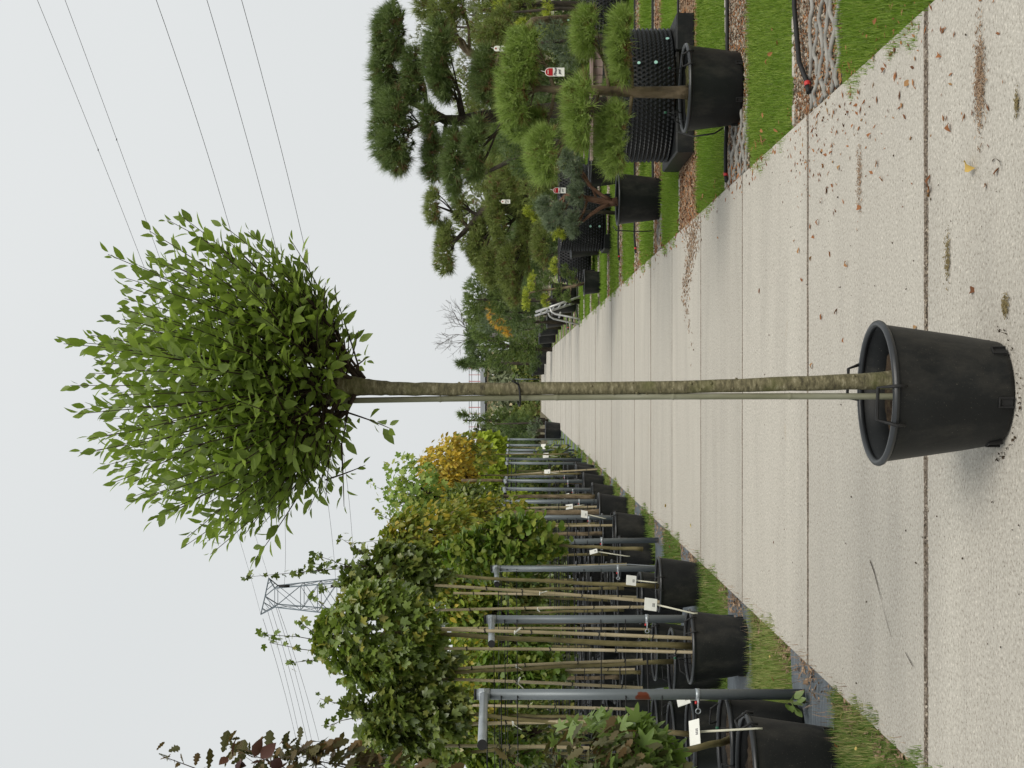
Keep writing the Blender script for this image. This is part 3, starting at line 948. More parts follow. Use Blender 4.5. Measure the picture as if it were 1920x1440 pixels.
# bark spilled on the road
sp = pebbles(None, .1, 1.46, 11.9, 14.2, 2600, .018, 78, M['chip'], 'spilled_bark', 0.004, True,
             fade=lambda P: np.exp(-((P[:, 1] - 12.75 + .25 * np.sin(P[:, 0] * 6)) / (.12 + .3 * np.clip(P[:, 0] - .5, 0, 1))) ** 2) * np.clip((P[:, 0] - .1) / 1.1, 0, 1) ** 1.5)
tag(sp, 'brown bark chips spilled from the mulch bed across the concrete road', 'bark chips')
for jn, (jy, jd, js) in enumerate(((5.466, 9000, .006), (7.64, 1500, .004))):
    jg = pebbles(None, ROAD_L + .02, ROAD_R - .02, jy - .05, jy + .05, jd, js, 480 + jn, M['pebble'] if jn == 0 else M['soil'], 'joint_grit', -.003, fade=lambda P, c=jy: np.exp(-((P[:, 1] - c) / .03) ** 2) * np.clip(.6 + .6 * np.sin(P[:, 0] * 5.3) * np.sin(P[:, 0] * 2.1 + 1), .05, 1))
    tag(jg, ('loose grit filling the wide road joint nearest the pot', 'dark crumbs along the second road joint from the camera')[jn], 'grit', kind='stuff')
for ci, pts_ in enumerate(([(1632, 1048), (1640, 1075), (1648, 1105), (1655, 1130), (1664, 1165), (1672, 1195)], [(1698, 1222), (1708, 1240), (1714, 1252)], [(1880, 318), (1876, 305), (1868, 295), (1862, 300)])):
    V = []; r_ = RS(40 + ci)
    for q, (x, y) in enumerate(pts_):
        d = CH * F / (x - 960); w_ = r_.uniform(.0012, .0035)
        V += [((720 - y) * d / F + r_.normal() * .004, d - w_, .0032), ((720 - y) * d / F + r_.normal() * .004, d + w_, .0032)]
    MB().add(V, [(2 * q, 2 * q + 2, 2 * q + 3, 2 * q + 1) for q in range(len(pts_) - 1)]).build('crack', M['soil'], road)
gr = pebbles(None, -1.4, 1.4, 4.2, 9, 9, .005, 79, M['soil'], 'soil_crumbs', 0.003)
tag(gr, 'scattered dark soil crumbs on the concrete road near the pot', 'soil')

# ------------------------------------------------------------------ plant pots
def make_pot(R, Rb, H, soil_z, notch=True, handles=True, soil='soil', n=48, face=0.0, mat='plastic'):
    """open black container, base at the local origin"""
    root = bpy.data.objects.new('plant_pot', None); root.empty_display_size = .1
    COL.objects.link(root)
    t = 0.006
    rt = 0.045 * R + .001
    def rad(z): return Rb + (R - rt * 0.6 - Rb) * z / H
    prof = [(0.0, 0.004), (Rb * .93, 0.0), (Rb * .985, 0.006), (Rb, 0.02), (rad(H * .3), H * .3), (rad(H * .6), H * .6), (rad(H - rt * 2), H - rt * 2),
            (rad(H), H - rt), (rad(H) - t, H - rt), (rad(soil_z) - t, soil_z), (rad(soil_z) - t, soil_z - .03)]
    mb = MB().lathe(prof, n)
    body = mb.build('body', M[mat], root)
    # rolled rim
    rp = [(R - rt * .6 + rt * math.cos(a), H - rt * .3 + rt * math.sin(a)) for a in [2 * math.pi * i / 10 for i in range(11)]]
    MB().lathe(rp, n).build('rim', M['plastic_rim'], root)
    # soil
    r_ = RS(3); rings = 6
    V = [(0, 0, soil_z + .015)]
    for i in range(1, rings + 1):
        for q in range(24):
            an = q / 24 * 6.2832
            rr = (rad(soil_z) - t) * i / rings
            V.append((rr * math.cos(an), rr * math.sin(an), soil_z + .015 * (1 - i / rings) + r_.normal() * .006))
    Fc = [(0, 1 + q, 1 + (q + 1) % 24) for q in range(24)]
    for i in range(rings - 1):
        for q in range(24):
            a = 1 + i * 24 + q; b = 1 + i * 24 + (q + 1) % 24
            Fc.append((a, a + 24, b + 24, b))
    MB().add(V, Fc, True).build('soil', M[soil], root)
    if handles:
        for sgn in (-1, 1):
            base = face + (0 if sgn < 0 else math.pi) - math.pi / 2
            pts = []
            da = 0.135 / R * .5 * .9
            for (aa, rr, zz) in ((-da, R + .004, H - .035), (-da, R + .012, H - .004), (-da, R - .004, H + .012), (-da * .98, R - .03, H + .048),
                                 (da * .98, R - .03, H + .048), (da, R - .004, H + .012), (da, R + .012, H - .004), (da, R + .004, H - .035)):
                pts.append((math.cos(base + aa) * rr, math.sin(base + aa) * rr, zz))
            MB().tube(pts, .0058, 6).build('handle', M['rubber'], root)
    if notch:
        for kx in range(6):
            an = face - math.pi / 2 + kx * math.pi / 3
            rr = rad(.03)
            mb = MB()
            rot = Matrix.Rotation(an + math.pi / 2, 3, 'Z')
            c = Vector((math.cos(an) * rr, math.sin(an) * rr, 0.026))
            mb.box(c + rot @ Vector((-.015, 0, .004)), (.005, .012, .044), rot, .001)
            mb.box(c + rot @ Vector((.015, 0, .004)), (.005, .012, .044), rot, .001)
            mb.box(c + rot @ Vector((0, 0, .027)), (.034, .012, .005), rot, .001)
            mb.box(c + rot @ Vector((0, .003, .0)), (.026, .006, .036), rot, .001)
            mb.build('drain_notch', M['rubber'], root)
    return root


D0 = 4.66
pot0 = make_pot(0.236, 0.172, 0.398, 0.315, face=-0.16, n=64)
pot0.location = (-0.03, D0, 0.0)
tag(pot0, 'open black plastic pot standing alone on the concrete road, empty space above its soil', 'plant pot')
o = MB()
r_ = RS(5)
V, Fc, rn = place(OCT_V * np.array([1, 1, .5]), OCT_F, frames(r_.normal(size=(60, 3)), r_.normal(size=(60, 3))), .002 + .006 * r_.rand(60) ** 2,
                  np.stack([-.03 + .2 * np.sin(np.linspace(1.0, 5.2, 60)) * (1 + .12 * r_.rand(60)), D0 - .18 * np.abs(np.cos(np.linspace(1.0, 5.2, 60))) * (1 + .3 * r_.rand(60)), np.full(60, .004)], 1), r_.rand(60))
tag(link('soil_crumbs', np_mesh('soil_crumbs', V, Fc, M['soil'], False, rn)), 'dark soil crumbs around the foot of the lone pot, also standing in for contact shadow', 'soil', kind='stuff')  # crumb ring partly there to darken the pot's foot like a contact shadow
for i, (dx, dy, rz_) in enumerate(((-.06, -.10, .4), (-.09, -.04, 2.0), (-.02, -.13, 1.0))):
    tv, tf = T['broad']
    me = np_mesh('fallen_leaf', tv * .05, tf, M['dead_leaf'], True, [(.5, .8, .2)[i]] * len(tv))
    o = link('fallen_leaf', me); o.location = (-.03 + dx, D0 + dy, .325); o.rotation_euler = (.2, .1, rz_)
    tag(o, 'dry brown leaf lying on the soil inside the lone pot', 'leaf', 'leaves in the lone pot')

# ------------------------------------------------------------------ the young tree on a tall stem
tree = empty('standard_tree', (-0.01, D0, .30), 'young round-crowned tree on a tall straight stem in the lone pot', 'tree')
trunk_pts = [(.014, .27, .042), (.014, .32, .0345), (.012, .37, .0295), (.008, .45, .0272), (.003, .62, .0245), (-.004, .85, .0222), (-.012, 1.11, .0207),
             (-.013, 1.4, .0205), (-.0165, 1.7, .0207), (-.017, 1.89, .0212), (-.0145, 2.0, .0228), (-.012, 2.06, .026), (-.008, 2.11, .031), (-.004, 2.15, .034), (.0, 2.19, .028)]
mb = MB()
r_ = RS(11)
tp, tr_ = [], []
for i in range(len(trunk_pts) - 1):
    a, b = trunk_pts[i], trunk_pts[i + 1]
    for q in range(4):
        t = q / 4
        tp.append(Vector((a[0] + (b[0] - a[0]) * t + r_.normal() * .0007, D0 + r_.normal() * .0006, a[1] + (b[1] - a[1]) * t)))
        tr_.append((a[2] + (b[2] - a[2]) * t) * (1 + r_.normal() * .015))
mb.tube(tp, tr_, 18)
trunk_o = mb.build('trunk', M['bark'], tree, True)
for i in range(26):                       # bud scars and knots
    z = r_.uniform(.45, 1.95); an = r_.uniform(math.pi, 2 * math.pi)
    x = np.interp(z, [p[1] for p in trunk_pts], [p[0] for p in trunk_pts]); rr = np.interp(z, [p[1] for p in trunk_pts], [p[2] for p in trunk_pts])
    c = Vector((x + math.cos(an) * rr, D0 + math.sin(an) * rr, z))
    ou = Vector((math.cos(an), math.sin(an), .4))
    MB().tube([c - ou * .004, c + ou * .0015, c + ou * .0035], [.006, .0042, .0012], 7).build('knot', M['bark'], tree, True)

CC = Vector((-0.008, D0, 2.545)); CR = Vector((.525, .50, .475))
rs = RS(21)
HEAD = Vector((0, D0, 2.15))
prim = []
mbb = MB()
for i in range(22):
    an = i * 2.39996; tz = [0.55, .72, .88, 1.0][i % 4]
    d = Vector((math.cos(an) * (1.15 - tz * .75), math.sin(an) * (1.15 - tz * .75), tz * .95)).normalized()
    s = HEAD + Vector((math.cos(an) * .018, math.sin(an) * .018, rs.uniform(-.07, .03)))
    e = s + d * rs.uniform(.13, .26)
    m_ = s.lerp(e, .5) + Vector(rs.normal(size=3) * .012)
    r0 = rs.uniform(.005, .009)
    mbb.tube([s, m_, e], [r0, r0 * .75, r0 * .5], 8, False)
    prim.append((s, e, d))
mbb.build('main_branches', M['twig'], tree, True)
mbs = MB()
LP, LT, LN, LS = [], [], [], []


def add_shoot(start, tgt, up_bend=.35, first=.20, step=.0150, size=.058):
    v = tgt - start
    c1 = start + Vector((v.x * .52, v.y * .52, v.z * (.5 - up_bend * .4)))
    pts = []
    K = 9
    for q in range(K + 1):
        t = q / K
        pts.append(start * (1 - t) ** 2 + c1 * 2 * t * (1 - t) + tgt * t * t)
    mbs.tube(pts, [.0036 - .0026 * q / K for q in range(K + 1)], 5, False)
    L = sum((pts[q + 1] - pts[q]).length for q in range(K))
    n = int(L * (1 - first) / step)
    ph = rs.rand() * 6.28
    for q in range(n):
        t = first + (1 - first) * (q + .5 + rs.uniform(-.3, .3)) / n
        ff = min(t * K, K - 1e-4); a = int(ff); p = pts[a].lerp(pts[a + 1], ff - a)
        dr = (pts[a + 1] - pts[a]).normalized()
        u = dr.orthogonal().normalized(); w = dr.cross(u)
        an = ph + q * 2.399
        side = u * math.cos(an) + w * math.sin(an)
        op = rs.uniform(.4, .95) if t < .93 else rs.uniform(.1, .45)
        tipd = dr * math.cos(op) + side * math.sin(op) + Vector((0, 0, -.12 if t < .8 else .0))
        nor = side * -.2 + Vector((0, 0, .8)) + dr * .35 + Vector(rs.normal(size=3) * .38)
        LP.append(p + side * .004 + tipd * .008); LT.append(tipd); LN.append(nor)
        LS.append(size * rs.uniform(.5, 1.25) * (1 if t < .85 else (1.1 - .5 * (t - .85) / .15)))


ns = 205
for i in range(ns):
    zc = 1 - 1.66 * (i + .5) / ns                 # from the top down to low on the sides
    an = i * 2.39996 + rs.uniform(-.2, .2)
    h = math.sqrt(max(0, 1 - zc * zc))
    j = rs.uniform(.80, 1.03) if rs.rand() < .8 else rs.uniform(1.0, 1.16)
    if zc < -.3: j *= .92
    tgt = CC + Vector((math.cos(an) * h * CR.x * j, math.sin(an) * h * CR.y * j, zc * CR.z * j))
    best = min(prim, key=lambda p: ((tgt - HEAD).normalized() - p[2]).length + rs.uniform(0, .35))
    st = best[0].lerp(best[1], rs.uniform(.45, 1.0))
    add_shoot(st, tgt)
for i in range(46):                               # inner short shoots fill the middle
    d = nrm(rs.normal(size=3)); 
    tgt = CC + Vector((d[0] * .33, d[1] * .33, d[2] * .33 - .02))
    best = prim[rs.randint(len(prim))]
    add_shoot(best[0].lerp(best[1], rs.uniform(.5, 1)), tgt, first=.25, step=.03)
for i in range(84):                               # leafy short shoots hide the fork
    an = i * 2.39996; rr = rs.uniform(.10, .40); zz = 2.10 + rr * .36 + rs.uniform(-.03, .09)
    if rr < .16: zz = max(zz, 2.17)
    tgt = Vector((math.cos(an) * rr, D0 + math.sin(an) * rr, zz))
    best = min(prim, key=lambda p: (p[0].lerp(p[1], .5) - tgt).length + rs.uniform(0, .06))
    add_shoot(best[0].lerp(best[1], rs.uniform(.1, .6)), tgt, up_bend=.1, first=.3, step=.02, size=.056)
# the few hanging shoots under the crown
for a, b in (((640, 770), (735, 805)), ((650, 700), (672, 620)), ((660, 690), (690, 668)), ((655, 760), (640, 840)), ((640, 830), (645, 950)), ((600, 640), (610, 530)), ((610, 900), (685, 872))):
    add_shoot(PX(*a, D0 - .02), PX(*b, D0 - rs.uniform(0, .25)), up_bend=-.3, first=.25, step=.022, size=.052)
tag(mbs.build('shoots', M['twig'], tree, True), kind='stuff')
LP = np.array([tuple(p) for p in LP]); LT = np.array([tuple(p) for p in LT]); LN = np.array([tuple(p) for p in LN]); LS = np.array(LS)
R_ = frames(LT, LN)
rnd = rs.rand(len(LP))
ed = np.linalg.norm((LP - np.array(CC)) / np.array(CR), axis=1)
score = (LP[:, 1] - D0) - .25 * ed
sel = np.argsort(score)[:300]
keep = np.ones(len(LP), bool); keep[sel] = False
V, Fc, rn = place(*T['ovate'], R_[keep], LS[keep], LP[keep], rnd[keep])
crown0 = tag(link('crown', np_mesh('crown', V, Fc, M['leaf_main'], True, rn), tree, True), kind='stuff')
small_leaf_parts(crown0, 'leaf', 'ovate', M['leaf_main'], R_, LS, LP, sel)


def cane(a, b, r, name='bamboo_stake', label=None, mat='bamboo', group=None, seg=.26, seed=0):
    """bamboo cane with swollen nodes"""
    a, b = Vector(a), Vector(b); rs_ = RS(seed)
    L = (b - a).length; pts, rr = [], []
    n = max(2, int(L / seg))
    for i in range(n + 1):
        t0 = i / n
        for dt, k in ((-.012, 1.0), (-.004, 1.0), (0, 1.16), (.004, 1.02), (.012, .97)):
            t = t0 + dt / L
            if t < 0 or t > 1: continue
            bow = math.sin(t * math.pi) * .006 * (rs_.rand() * .1 + 1)
            pts.append(a.lerp(b, t) + Vector((bow, 0, 0))); rr.append(r * k * (1 - .12 * t))
    o = MB().tube(pts, rr, 10).build(name, M[mat])
    if name == 'bamboo_stake' and seed != 2 or mat == 'bamboo':
        for q in range(4):
            t = .12 + q * .24 + rs_.uniform(-.06, .06)
            p = a.lerp(b, t) + Vector((math.sin(t * math.pi) * .006, 0, 0))
            MB().tube([p + Vector((math.cos(w) * r * 1.15, math.sin(w) * r * 1.15, .004 * math.sin(w * 2 + q))) for w in [k / 8 * 6.2832 for k in range(9)]], .0042, 5, False).build('tie_band', M['rubber'], o)
    if label: tag(o, label, 'stake', group)
    return o


cane((-.041, D0 + .002, .30), (-.056, D0 - .002, 2.22), .0108, label='weathered bamboo cane tied beside the stem of the tall tree in the lone pot', mat='bamboo_old', seg=.36, seed=2)
tie_z = CH - 12 * D0 / F
tie = []
for q in range(25):
    a = q / 24 * 2 * math.pi
    tie.append((-.034 + math.cos(a) * .038, D0 + math.sin(a) * .0265, tie_z + .006 * math.sin(a + .6)))
mb = MB().tube(tie, .0036, 6)
mb.tube([(-.002, D0 - .024, tie_z), (.006, D0 - .03, tie_z + .012), (.012, D0 - .028, tie_z + .022)], .003, 6)
tag(mb.build('rubber_tie', M['rubber']), 'black rubber tie around the stem of the lone tree and its cane', 'tie')

# ------------------------------------------------------------------ left rows: posts, wires, pots, trees
ORD = ['first', 'second', 'third', 'fourth', 'fifth', 'sixth', 'seventh', 'eighth', 'ninth', 'tenth', 'eleventh', 'twelfth', 'thirteenth', 'fourteenth', 'fifteenth', 'sixteenth',
       'seventeenth', 'eighteenth', 'nineteenth', 'twentieth']
POST_X = -1.724
posts = [7.85, 10.38, 13.2, 15.6, 18.2, 20.8, 23.0, 25.0, 26.6, 30.6, 32.3, 35.1, 36.8, 39.7, 43.9]


def rust_mat():
    m = M['galv'].copy(); m.name = 'galvanised_steel_with_rust'
    n, l = m.node_tree.nodes, m.node_tree.links
    b = n['Principled BSDF']
    tc = n.new('ShaderNodeTexCoord')
    mp = n.new('ShaderNodeMapping')
    zr = CH - (1188 - 960) * 7.85 / F
    mp.inputs['Location'].default_value = (0, .03 * 14, -zr * 14)
    mp.inputs['Scale'].default_value = (14, 14, 14)
    l.new(tc.outputs['Object'], mp.inputs['Vector'])
    nn = noise(n, l, mp.outputs['Vector'], 2.2, 5)
    add = n.new('ShaderNodeMix'); add.data_type = 'RGBA'; add.blend_type = 'ADD'; add.inputs[0].default_value = .55
    l.new(mp.outputs['Vector'], add.inputs[6]); l.new(nn.outputs['Color'], add.inputs[7])
    ln = n.new('ShaderNodeVectorMath'); ln.operation = 'LENGTH'
    l.new(add.outputs[2], ln.inputs[0])
    r = n.new('ShaderNodeValToRGB'); set_ramp(r, [(.62, (1, 1, 1)), (.72, (0, 0, 0))])
    l.new(ln.outputs['Value'], r.inputs['Fac'])
    mx = n.new('ShaderNodeMix'); mx.data_type = 'RGBA'
    old = b.inputs['Base Color'].links[0].from_socket
    mx.inputs[7].default_value = (.13, .03, .012, 1)
    l.new(r.outputs['Color'], mx.inputs[0]); l.new(old, mx.inputs[6])
    l.new(mx.outputs[2], b.inputs['Base Color'])
    return m


M['galv_rust'] = rust_mat()
for i, d in enumerate(posts):
    nm = ORD[i]
    lab = f'grey galvanised steel post, {nm} from the camera along the left road edge'
    if i == 0: lab = 'nearest grey galvanised steel post, with a rust patch, beside the left road edge'
    root = empty('steel_post', (POST_X, d, -.03), lab, 'post', 'steel posts along the left road edge')
    h = 1.80 - (.006 * i if i < 8 else .05)
    lean = RS(60 + i).normal() * .012 * (0 if i == 0 else 1)
    top = Vector((lean, 0, h + .03))
    MB().tube([(0, 0, 0), top], .0295, 20).build('tube', M['galv_rust' if i == 0 else 'galv'], root)
    MB().tube([top + Vector((0, 0, -.002)), top + Vector((0, 0, .012))], .031, 20).build('cap', M['rubber'], root)
    L = (1.08, .95, 1.0, .9)[i % 4]
    hz = h - .045 + .03
    MB().tube([(lean, -.03, hz), (lean - .005, -L, hz - .012)], .0225, 16).build('rail_stub', M['galv_bright'], root)
    MB().tube([(lean - .005, -L + .01, hz - .012), (lean - .005, -L - .006, hz - .012)], .0245, 16).build('end_cap', M['rubber'], root)
    mb = MB()
    mb.tube([(lean, 0, hz - .032), (lean, 0, hz + .03)], .033, 20)
    mb.box((lean - .012, -.04, hz), (.055, .02, .05), None, .004)
    mb.tube([(lean - .045, -.035, hz), (lean + .04, -.035, hz)], .005, 6)
    mb.build('clamp', M['galv_bright'], root)
    if i < 9:
        zc = .64 if i else .60
        mb = MB()
        mb.tube([(0, 0, zc - .012), (0, 0, zc + .012)], .033, 16)
        ring = [(-.085 + .014 * math.cos(a), -.034, zc + .014 * math.sin(a)) for a in [q / 10 * 6.2832 for q in range(11)]]
        mb.tube([(-.015, -.034, zc), (-.07, -.034, zc)], .006, 6)
        mb.tube(ring, .0035, 6, False)
        mb.build('tensioner', M['galv_bright'], root)
        MB().tube([(-.03, -.034, zc + .012), (-.045, -.034, zc + .012)], .007, 8).build('red_clip', M['red_plastic'], root)
    # wires that run away from the road between the tree rows
    xe = -view_x(d, 2.0) - POST_X
    if i < 11:
        mb = MB()
        for zz, rr in ((h - .03, .0036), (h - .11, .0036), (h - .2, .003), (1.0 - .02 * i, .0036), (.8, .003)):
            mb.tube([(0, -.03, zz), (xe * .5, -.03, zz - .012), (xe, -.03, zz)], rr * max(1, d / 12), 5, False)
        w_ = mb.build('row_wires', M['rubber'])
        w_.location = (POST_X, d, -.03)
        tag(w_, f'thin black tie wires strung from the {nm} steel post away from the road', 'wire', 'tie wires of the rows')
        c_ = MB().tube([(-.1, -.034, .61 if i == 0 else .645), (xe * .5, -.034, .60), (xe, -.034, .63)], .0075, 6, False).build('row_cable', M['rubber'])
        c_.location = (POST_X, d, -.03)
        tag(c_, f'thick black cable hooked to the tensioner of the {nm} steel post', 'cable', 'cables of the rows')

pw = [PX(922, 1073, 13.1), PX(960, 1070, 13.1), PX(1080, 1062, 13.1), PX(1180, 1058, 13.1), PX(1240, 1062, 13.1), PX(1285, 1075, 13.1), PX(1300, 1085, 13.0)]
tag(MB().tube(pw, .0035, 6, False).build('loose_wire', M['galv_bright']), 'thin pale wire curving down along the third steel post', 'wire')
# pots of the left rows
left_pot = make_pot(.262, .20, .40, .355, face=.5, mat='plastic_dusty', n=40)
left_pot_far = make_pot(.262, .20, .40, .355, face=.5, notch=False, mat='plastic_dusty', n=28)
lp_used = [False]


def put_pot(X, d, scale, label, rot=0.0, far=False, cat='plant pot', group='black pots in the left rows'):
    src = left_pot_far if far else left_pot
    r = copy_tree(src)
    r.location = (X, d, -.016)
    r.scale = (scale,) * 3
    r.rotation_euler = (0, 0, rot)
    return tag(r, label, cat, group)


near_pots = [
    (-1.95, 7.10, 1.10, 'large black pot with a rolled rim at the lower left corner, nearest the camera'),
    (-2.02, 7.95, 1.05, 'black pot just behind the nearest steel post, half hidden'),
    (-1.82, 9.80, .97, 'black pot right of the second steel post holding the round maple'),
    (-2.42, 9.75, .97, 'black pot left of the round maple, partly behind the sweetgum leaves'),
    (-2.14, 10.9, .97, 'black pot behind the second steel post'),
    (-2.72, 10.95, .97, 'black pot behind the second steel post, second from the road'),
    (-1.72, 12.15, .90, 'black pot in front of the third steel post'),
    (-2.30, 12.2, .97, 'black pot behind the round maple pot, second from the road at the third post'),
    (-2.95, 12.2, .97, 'black pot, third from the road in front of the third post'),
    (-2.05, 13.6, .97, 'black pot just behind the third steel post'),
    (-2.70, 13.6, .97, 'black pot behind the third steel post, second from the road'),
]
for i, (X, d, s, lab) in enumerate(near_pots):
    put_pot(X, d, s, lab, rot=(.9, 2.2, .3, 1.4, .1, 1.9, 2.8, .4, 1.1, 2.0, .7)[i])
for i in range(3, 13):
    d = posts[i]
    for side, dd in (('just behind', .62), ('farther behind', 1.35)):
        if i >= 9 and side == 'farther behind': continue
        lim = view_x(d, .3)
        q = 0; X = -2.0 if side == 'just behind' else -1.78
        while -X < min(lim, 6.4):
            if i >= 8 and q > 3: break
            w_ = '' if q == 0 else f', {ORD[q]} from the road'
            put_pot(X, d + dd, (.97, 1.05, .9)[(i + q) % 3], f'black pot {side} the {ORD[i]} steel post{w_}', rot=i * 1.3 + q, far=i > 4)
            X -= .60; q += 1
for o in (left_pot, left_pot_far):
    for c in list(o.children): bpy.data.objects.remove(c)
    bpy.data.objects.remove(o)


def stem(root, pts, r0, r1, mat='trunk_green', name='trunk'):
    pts = [Vector(p) for p in pts]
    P2, R2 = [], []
    K = 14
    for q in range(K + 1):
        t = q / K * (len(pts) - 1); a = min(int(t), len(pts) - 2)
        P2.append(pts[a].lerp(pts[a + 1], t - a) + Vector((math.sin(q * 1.7) * .004, math.cos(q * 2.3) * .004, 0)))
        R2.append((r0 + (r1 - r0) * q / K) * (1.25 if q == 0 else 1))
    return MB().tube(P2, R2, 10).build(name, M[mat], root, True)


def left_tree(label, X, d, cx, cy, hx, hy, mat, tmpl, size, n, seed, singles=0, base_z=.34, r=.018, shoot=None, clusters=40, name='maple_tree', cat='tree', lump=.14, dd=0.0, shell=.5, spread=.2, bark='trunk_green', twigs=9):
    C = PX(cx, cy, d + dd)
    if 13 < d < 30 and singles == 0: size, n = size * .78, int(n * 1.6)
    if d > 13: X = C.x + .04 * math.sin(seed)
    rz, rx = hx * d / F, hy * d / F
    root = empty(name, (X, d, base_z), label, cat, 'trees of the left rows')
    top = Vector((C.x, C.y, C.z - rz * .75))
    stem(root, [(X, d, base_z), (X + (C.x - X) * .45, d, base_z + (top.z - base_z) * .5), top, C], r, r * .6, bark)
    ex = None
    if shoot:
        mb = MB(); rs_ = RS(seed + 5)
        ex = shoots([(PX(*a, d + dd), PX(*b, d + dd)) for a, b in shoot], rs_, mb, every=size * .75)
        tag(mb.build('shoots', M['twig'], root, True), kind='stuff')
    leafy_crown(root, C, (rx, rx * .95, rz), n, size, tmpl, M[mat], seed, singles, clusters=clusters, extra=ex, twigs=twigs, trunk_top=top, lump=lump, shell=shell, spread=spread)
    return root


def ribboned_cane(a, b, r, label, rib_x=None, seed=0, mat='bamboo'):
    o = cane(a, b, r, label=label, group='bamboo canes of the left rows', seed=seed, mat=mat, seg=.3)
    if rib_x is not None:
        a, b = Vector(a), Vector(b)
        z = CH - (rib_x - 960) * a.y / F
        t = (z - a.z) / (b.z - a.z); p = a.lerp(b, t)
        rs_ = RS(seed)
        mb = MB()
        mb.tube([(p.x + math.cos(q) * (r + .001), p.y + math.sin(q) * (r + .001), p.z) for q in [k / 8 * 6.283 for k in range(9)]], .004, 5, False)
        for sg in (-1, 1):
            e = Vector((sg * rs_.uniform(.0, .04) + rs_.normal() * .015, -.03, (.03 if sg > 0 and rs_.rand() < .4 else -1) * rs_.uniform(.015, .075)))
            pf = p + Vector((0, -r - .002, 0)); w_ = Vector((.002, -.002, .007))
            V = [pf - w_, pf + w_, pf + e * .6 + w_, pf + e * .6 - w_, pf + e + w_ * .8 + Vector((0, .003, .002)), pf + e - w_ * .8]
            mb.add(V, [(0, 1, 2, 3), (3, 2, 4, 5)])
        mb.build('ribbon', M['white_plastic'], o)
    return o


# bamboo canes (bottom pixel, top pixel, distance)
canes = [
    ((1300, 1197), (800, 1180), 9.72, .011, 965, 'bamboo cane right of the trunk of the round maple'),
    ((1300, 1223), (820, 1216), 9.74, .010, None, 'bamboo cane left of the trunk of the round maple'),
    ((1205, 1238), (815, 1256), 10.9, .0105, 968, 'pale bamboo cane leaning left of the round maple stem'),
    ((1205, 1290), (800, 1272), 10.9, .011, 970, 'bamboo cane between the round maple and the nearest post'),
    ((1215, 1352), (790, 1360), 9.75, .012, 962, 'bamboo cane left of the nearest steel post'),
    ((1262, 1131), (815, 1097), 12.05, .0125, 1012, 'pale bamboo cane leaning in front of the third steel post'),
    ((1260, 1138), (815, 1144), 12.3, .011, 1008, 'pale upright bamboo cane right of the second steel post'),
    ((1230, 1180), (820, 1178), 13.6, .011, None, 'bamboo cane just left of the second steel post'),
    ((1200, 1120), (850, 1112), 14.9, .012, None, 'bamboo cane right of the leaning cane, behind the third post'),
    ((1175, 1058), (880, 1070), 15.0, .012, None, 'bamboo cane behind the third steel post'),
    ((1160, 985), (900, 990), 17.6, .013, None, 'bamboo cane between the fourth and fifth posts'),
    ((1140, 950), (900, 955), 20.2, .013, None, 'bamboo cane between the fifth and sixth posts'),
    ((1120, 880), (940, 892), 26.0, .014, None, 'leaning bamboo cane among the far left posts'),
    ((1190, 1330), (820, 1322), 12.2, .011, None, 'bamboo cane behind the nearest post, deep in the row'),
    ((1190, 1255), (840, 1262), 13.6, .011, None, 'bamboo cane seen between the maple and the pale leaning cane'),
    ((1185, 1405), (800, 1398), 9.9, .011, None, 'bamboo cane among the leaves at the left picture edge'),
]
for i, (b_, t_, d, r, rib, lab) in enumerate(canes):
    ribboned_cane(PX(*b_, d), PX(*t_, d), r * 1.2, lab, rib, seed=i)

# near trees
left_tree('round-headed maple with dense green crown behind the second steel post', -1.82, 9.80, 712, 1188, 112, 103, 'maple', 'maple', .066, 3200, 31, singles=300, spread=.15, lump=.09, clusters=70,
          shoot=[((620, 1205), (492, 1190)), ((625, 1225), (505, 1205)), ((620, 1235), (545, 1243)), ((640, 1160), (585, 1118)), ((610, 1200), (560, 1165))], r=.021, shell=.7)
left_tree('darker maple right of the round maple with long bare shoots above it', -1.74, 12.15, 738, 1078, 92, 60, 'maple_dark', 'maple', .085, 1300, 32, singles=180,
          shoot=[((690, 1062), (462, 1082)), ((690, 1062), (575, 1055)), ((680, 1070), (590, 1040)), ((690, 1045), (640, 1010)), ((680, 1060), (560, 1075)), ((690, 1090), (600, 1105))])
left_tree('dark green maple left of the round maple', -2.42, 9.75, 762, 1335, 105, 75, 'maple_dark', 'maple', .07, 1900, 33, singles=160, spread=.16, clusters=55,
          shoot=[((660, 1330), (600, 1310)), ((670, 1345), (610, 1365))])
left_tree('yellowish green maple at the left picture edge', -2.72, 10.95, 770, 1415, 100, 60, 'maple', 'maple', .07, 1500, 34, singles=120)
left_tree('slim maple between the round maple and the nearest post', -2.14, 10.9, 800, 1262, 52, 55, 'maple_dark', 'maple', .085, 450, 35)
left_tree('lush yellow green tree hanging low behind the third steel post', -2.05, 13.6, 945, 1022, 112, 66, 'ginkgo', 'fan', .065, 2000, 36, singles=150, name='leafy_tree', clusters=45, lump=.3, spread=.17, shell=.35)
left_tree('yellow and green tree above the fourth steel post', -2.1, 15.9, 800, 1010, 105, 62, 'autumn', 'broad', .11, 1100, 37, name='leafy_tree', clusters=55, lump=.22, spread=.26,
          shoot=[((770, 1010), (655, 1020)), ((760, 990), (700, 960)), ((760, 1030), (680, 1045))])
left_tree('yellow leaved tree left of the fourth steel post', -2.9, 15.9, 860, 1105, 75, 60, 'yellowgreen', 'broad', .11, 900, 38, name='leafy_tree', clusters=45, lump=.2, spread=.26)
left_tree('green tree with small yellow patches behind the pale canes', -3.3, 15.9, 905, 1150, 70, 45, 'ginkgo', 'fan', .08, 700, 39, name='leafy_tree', clusters=40)
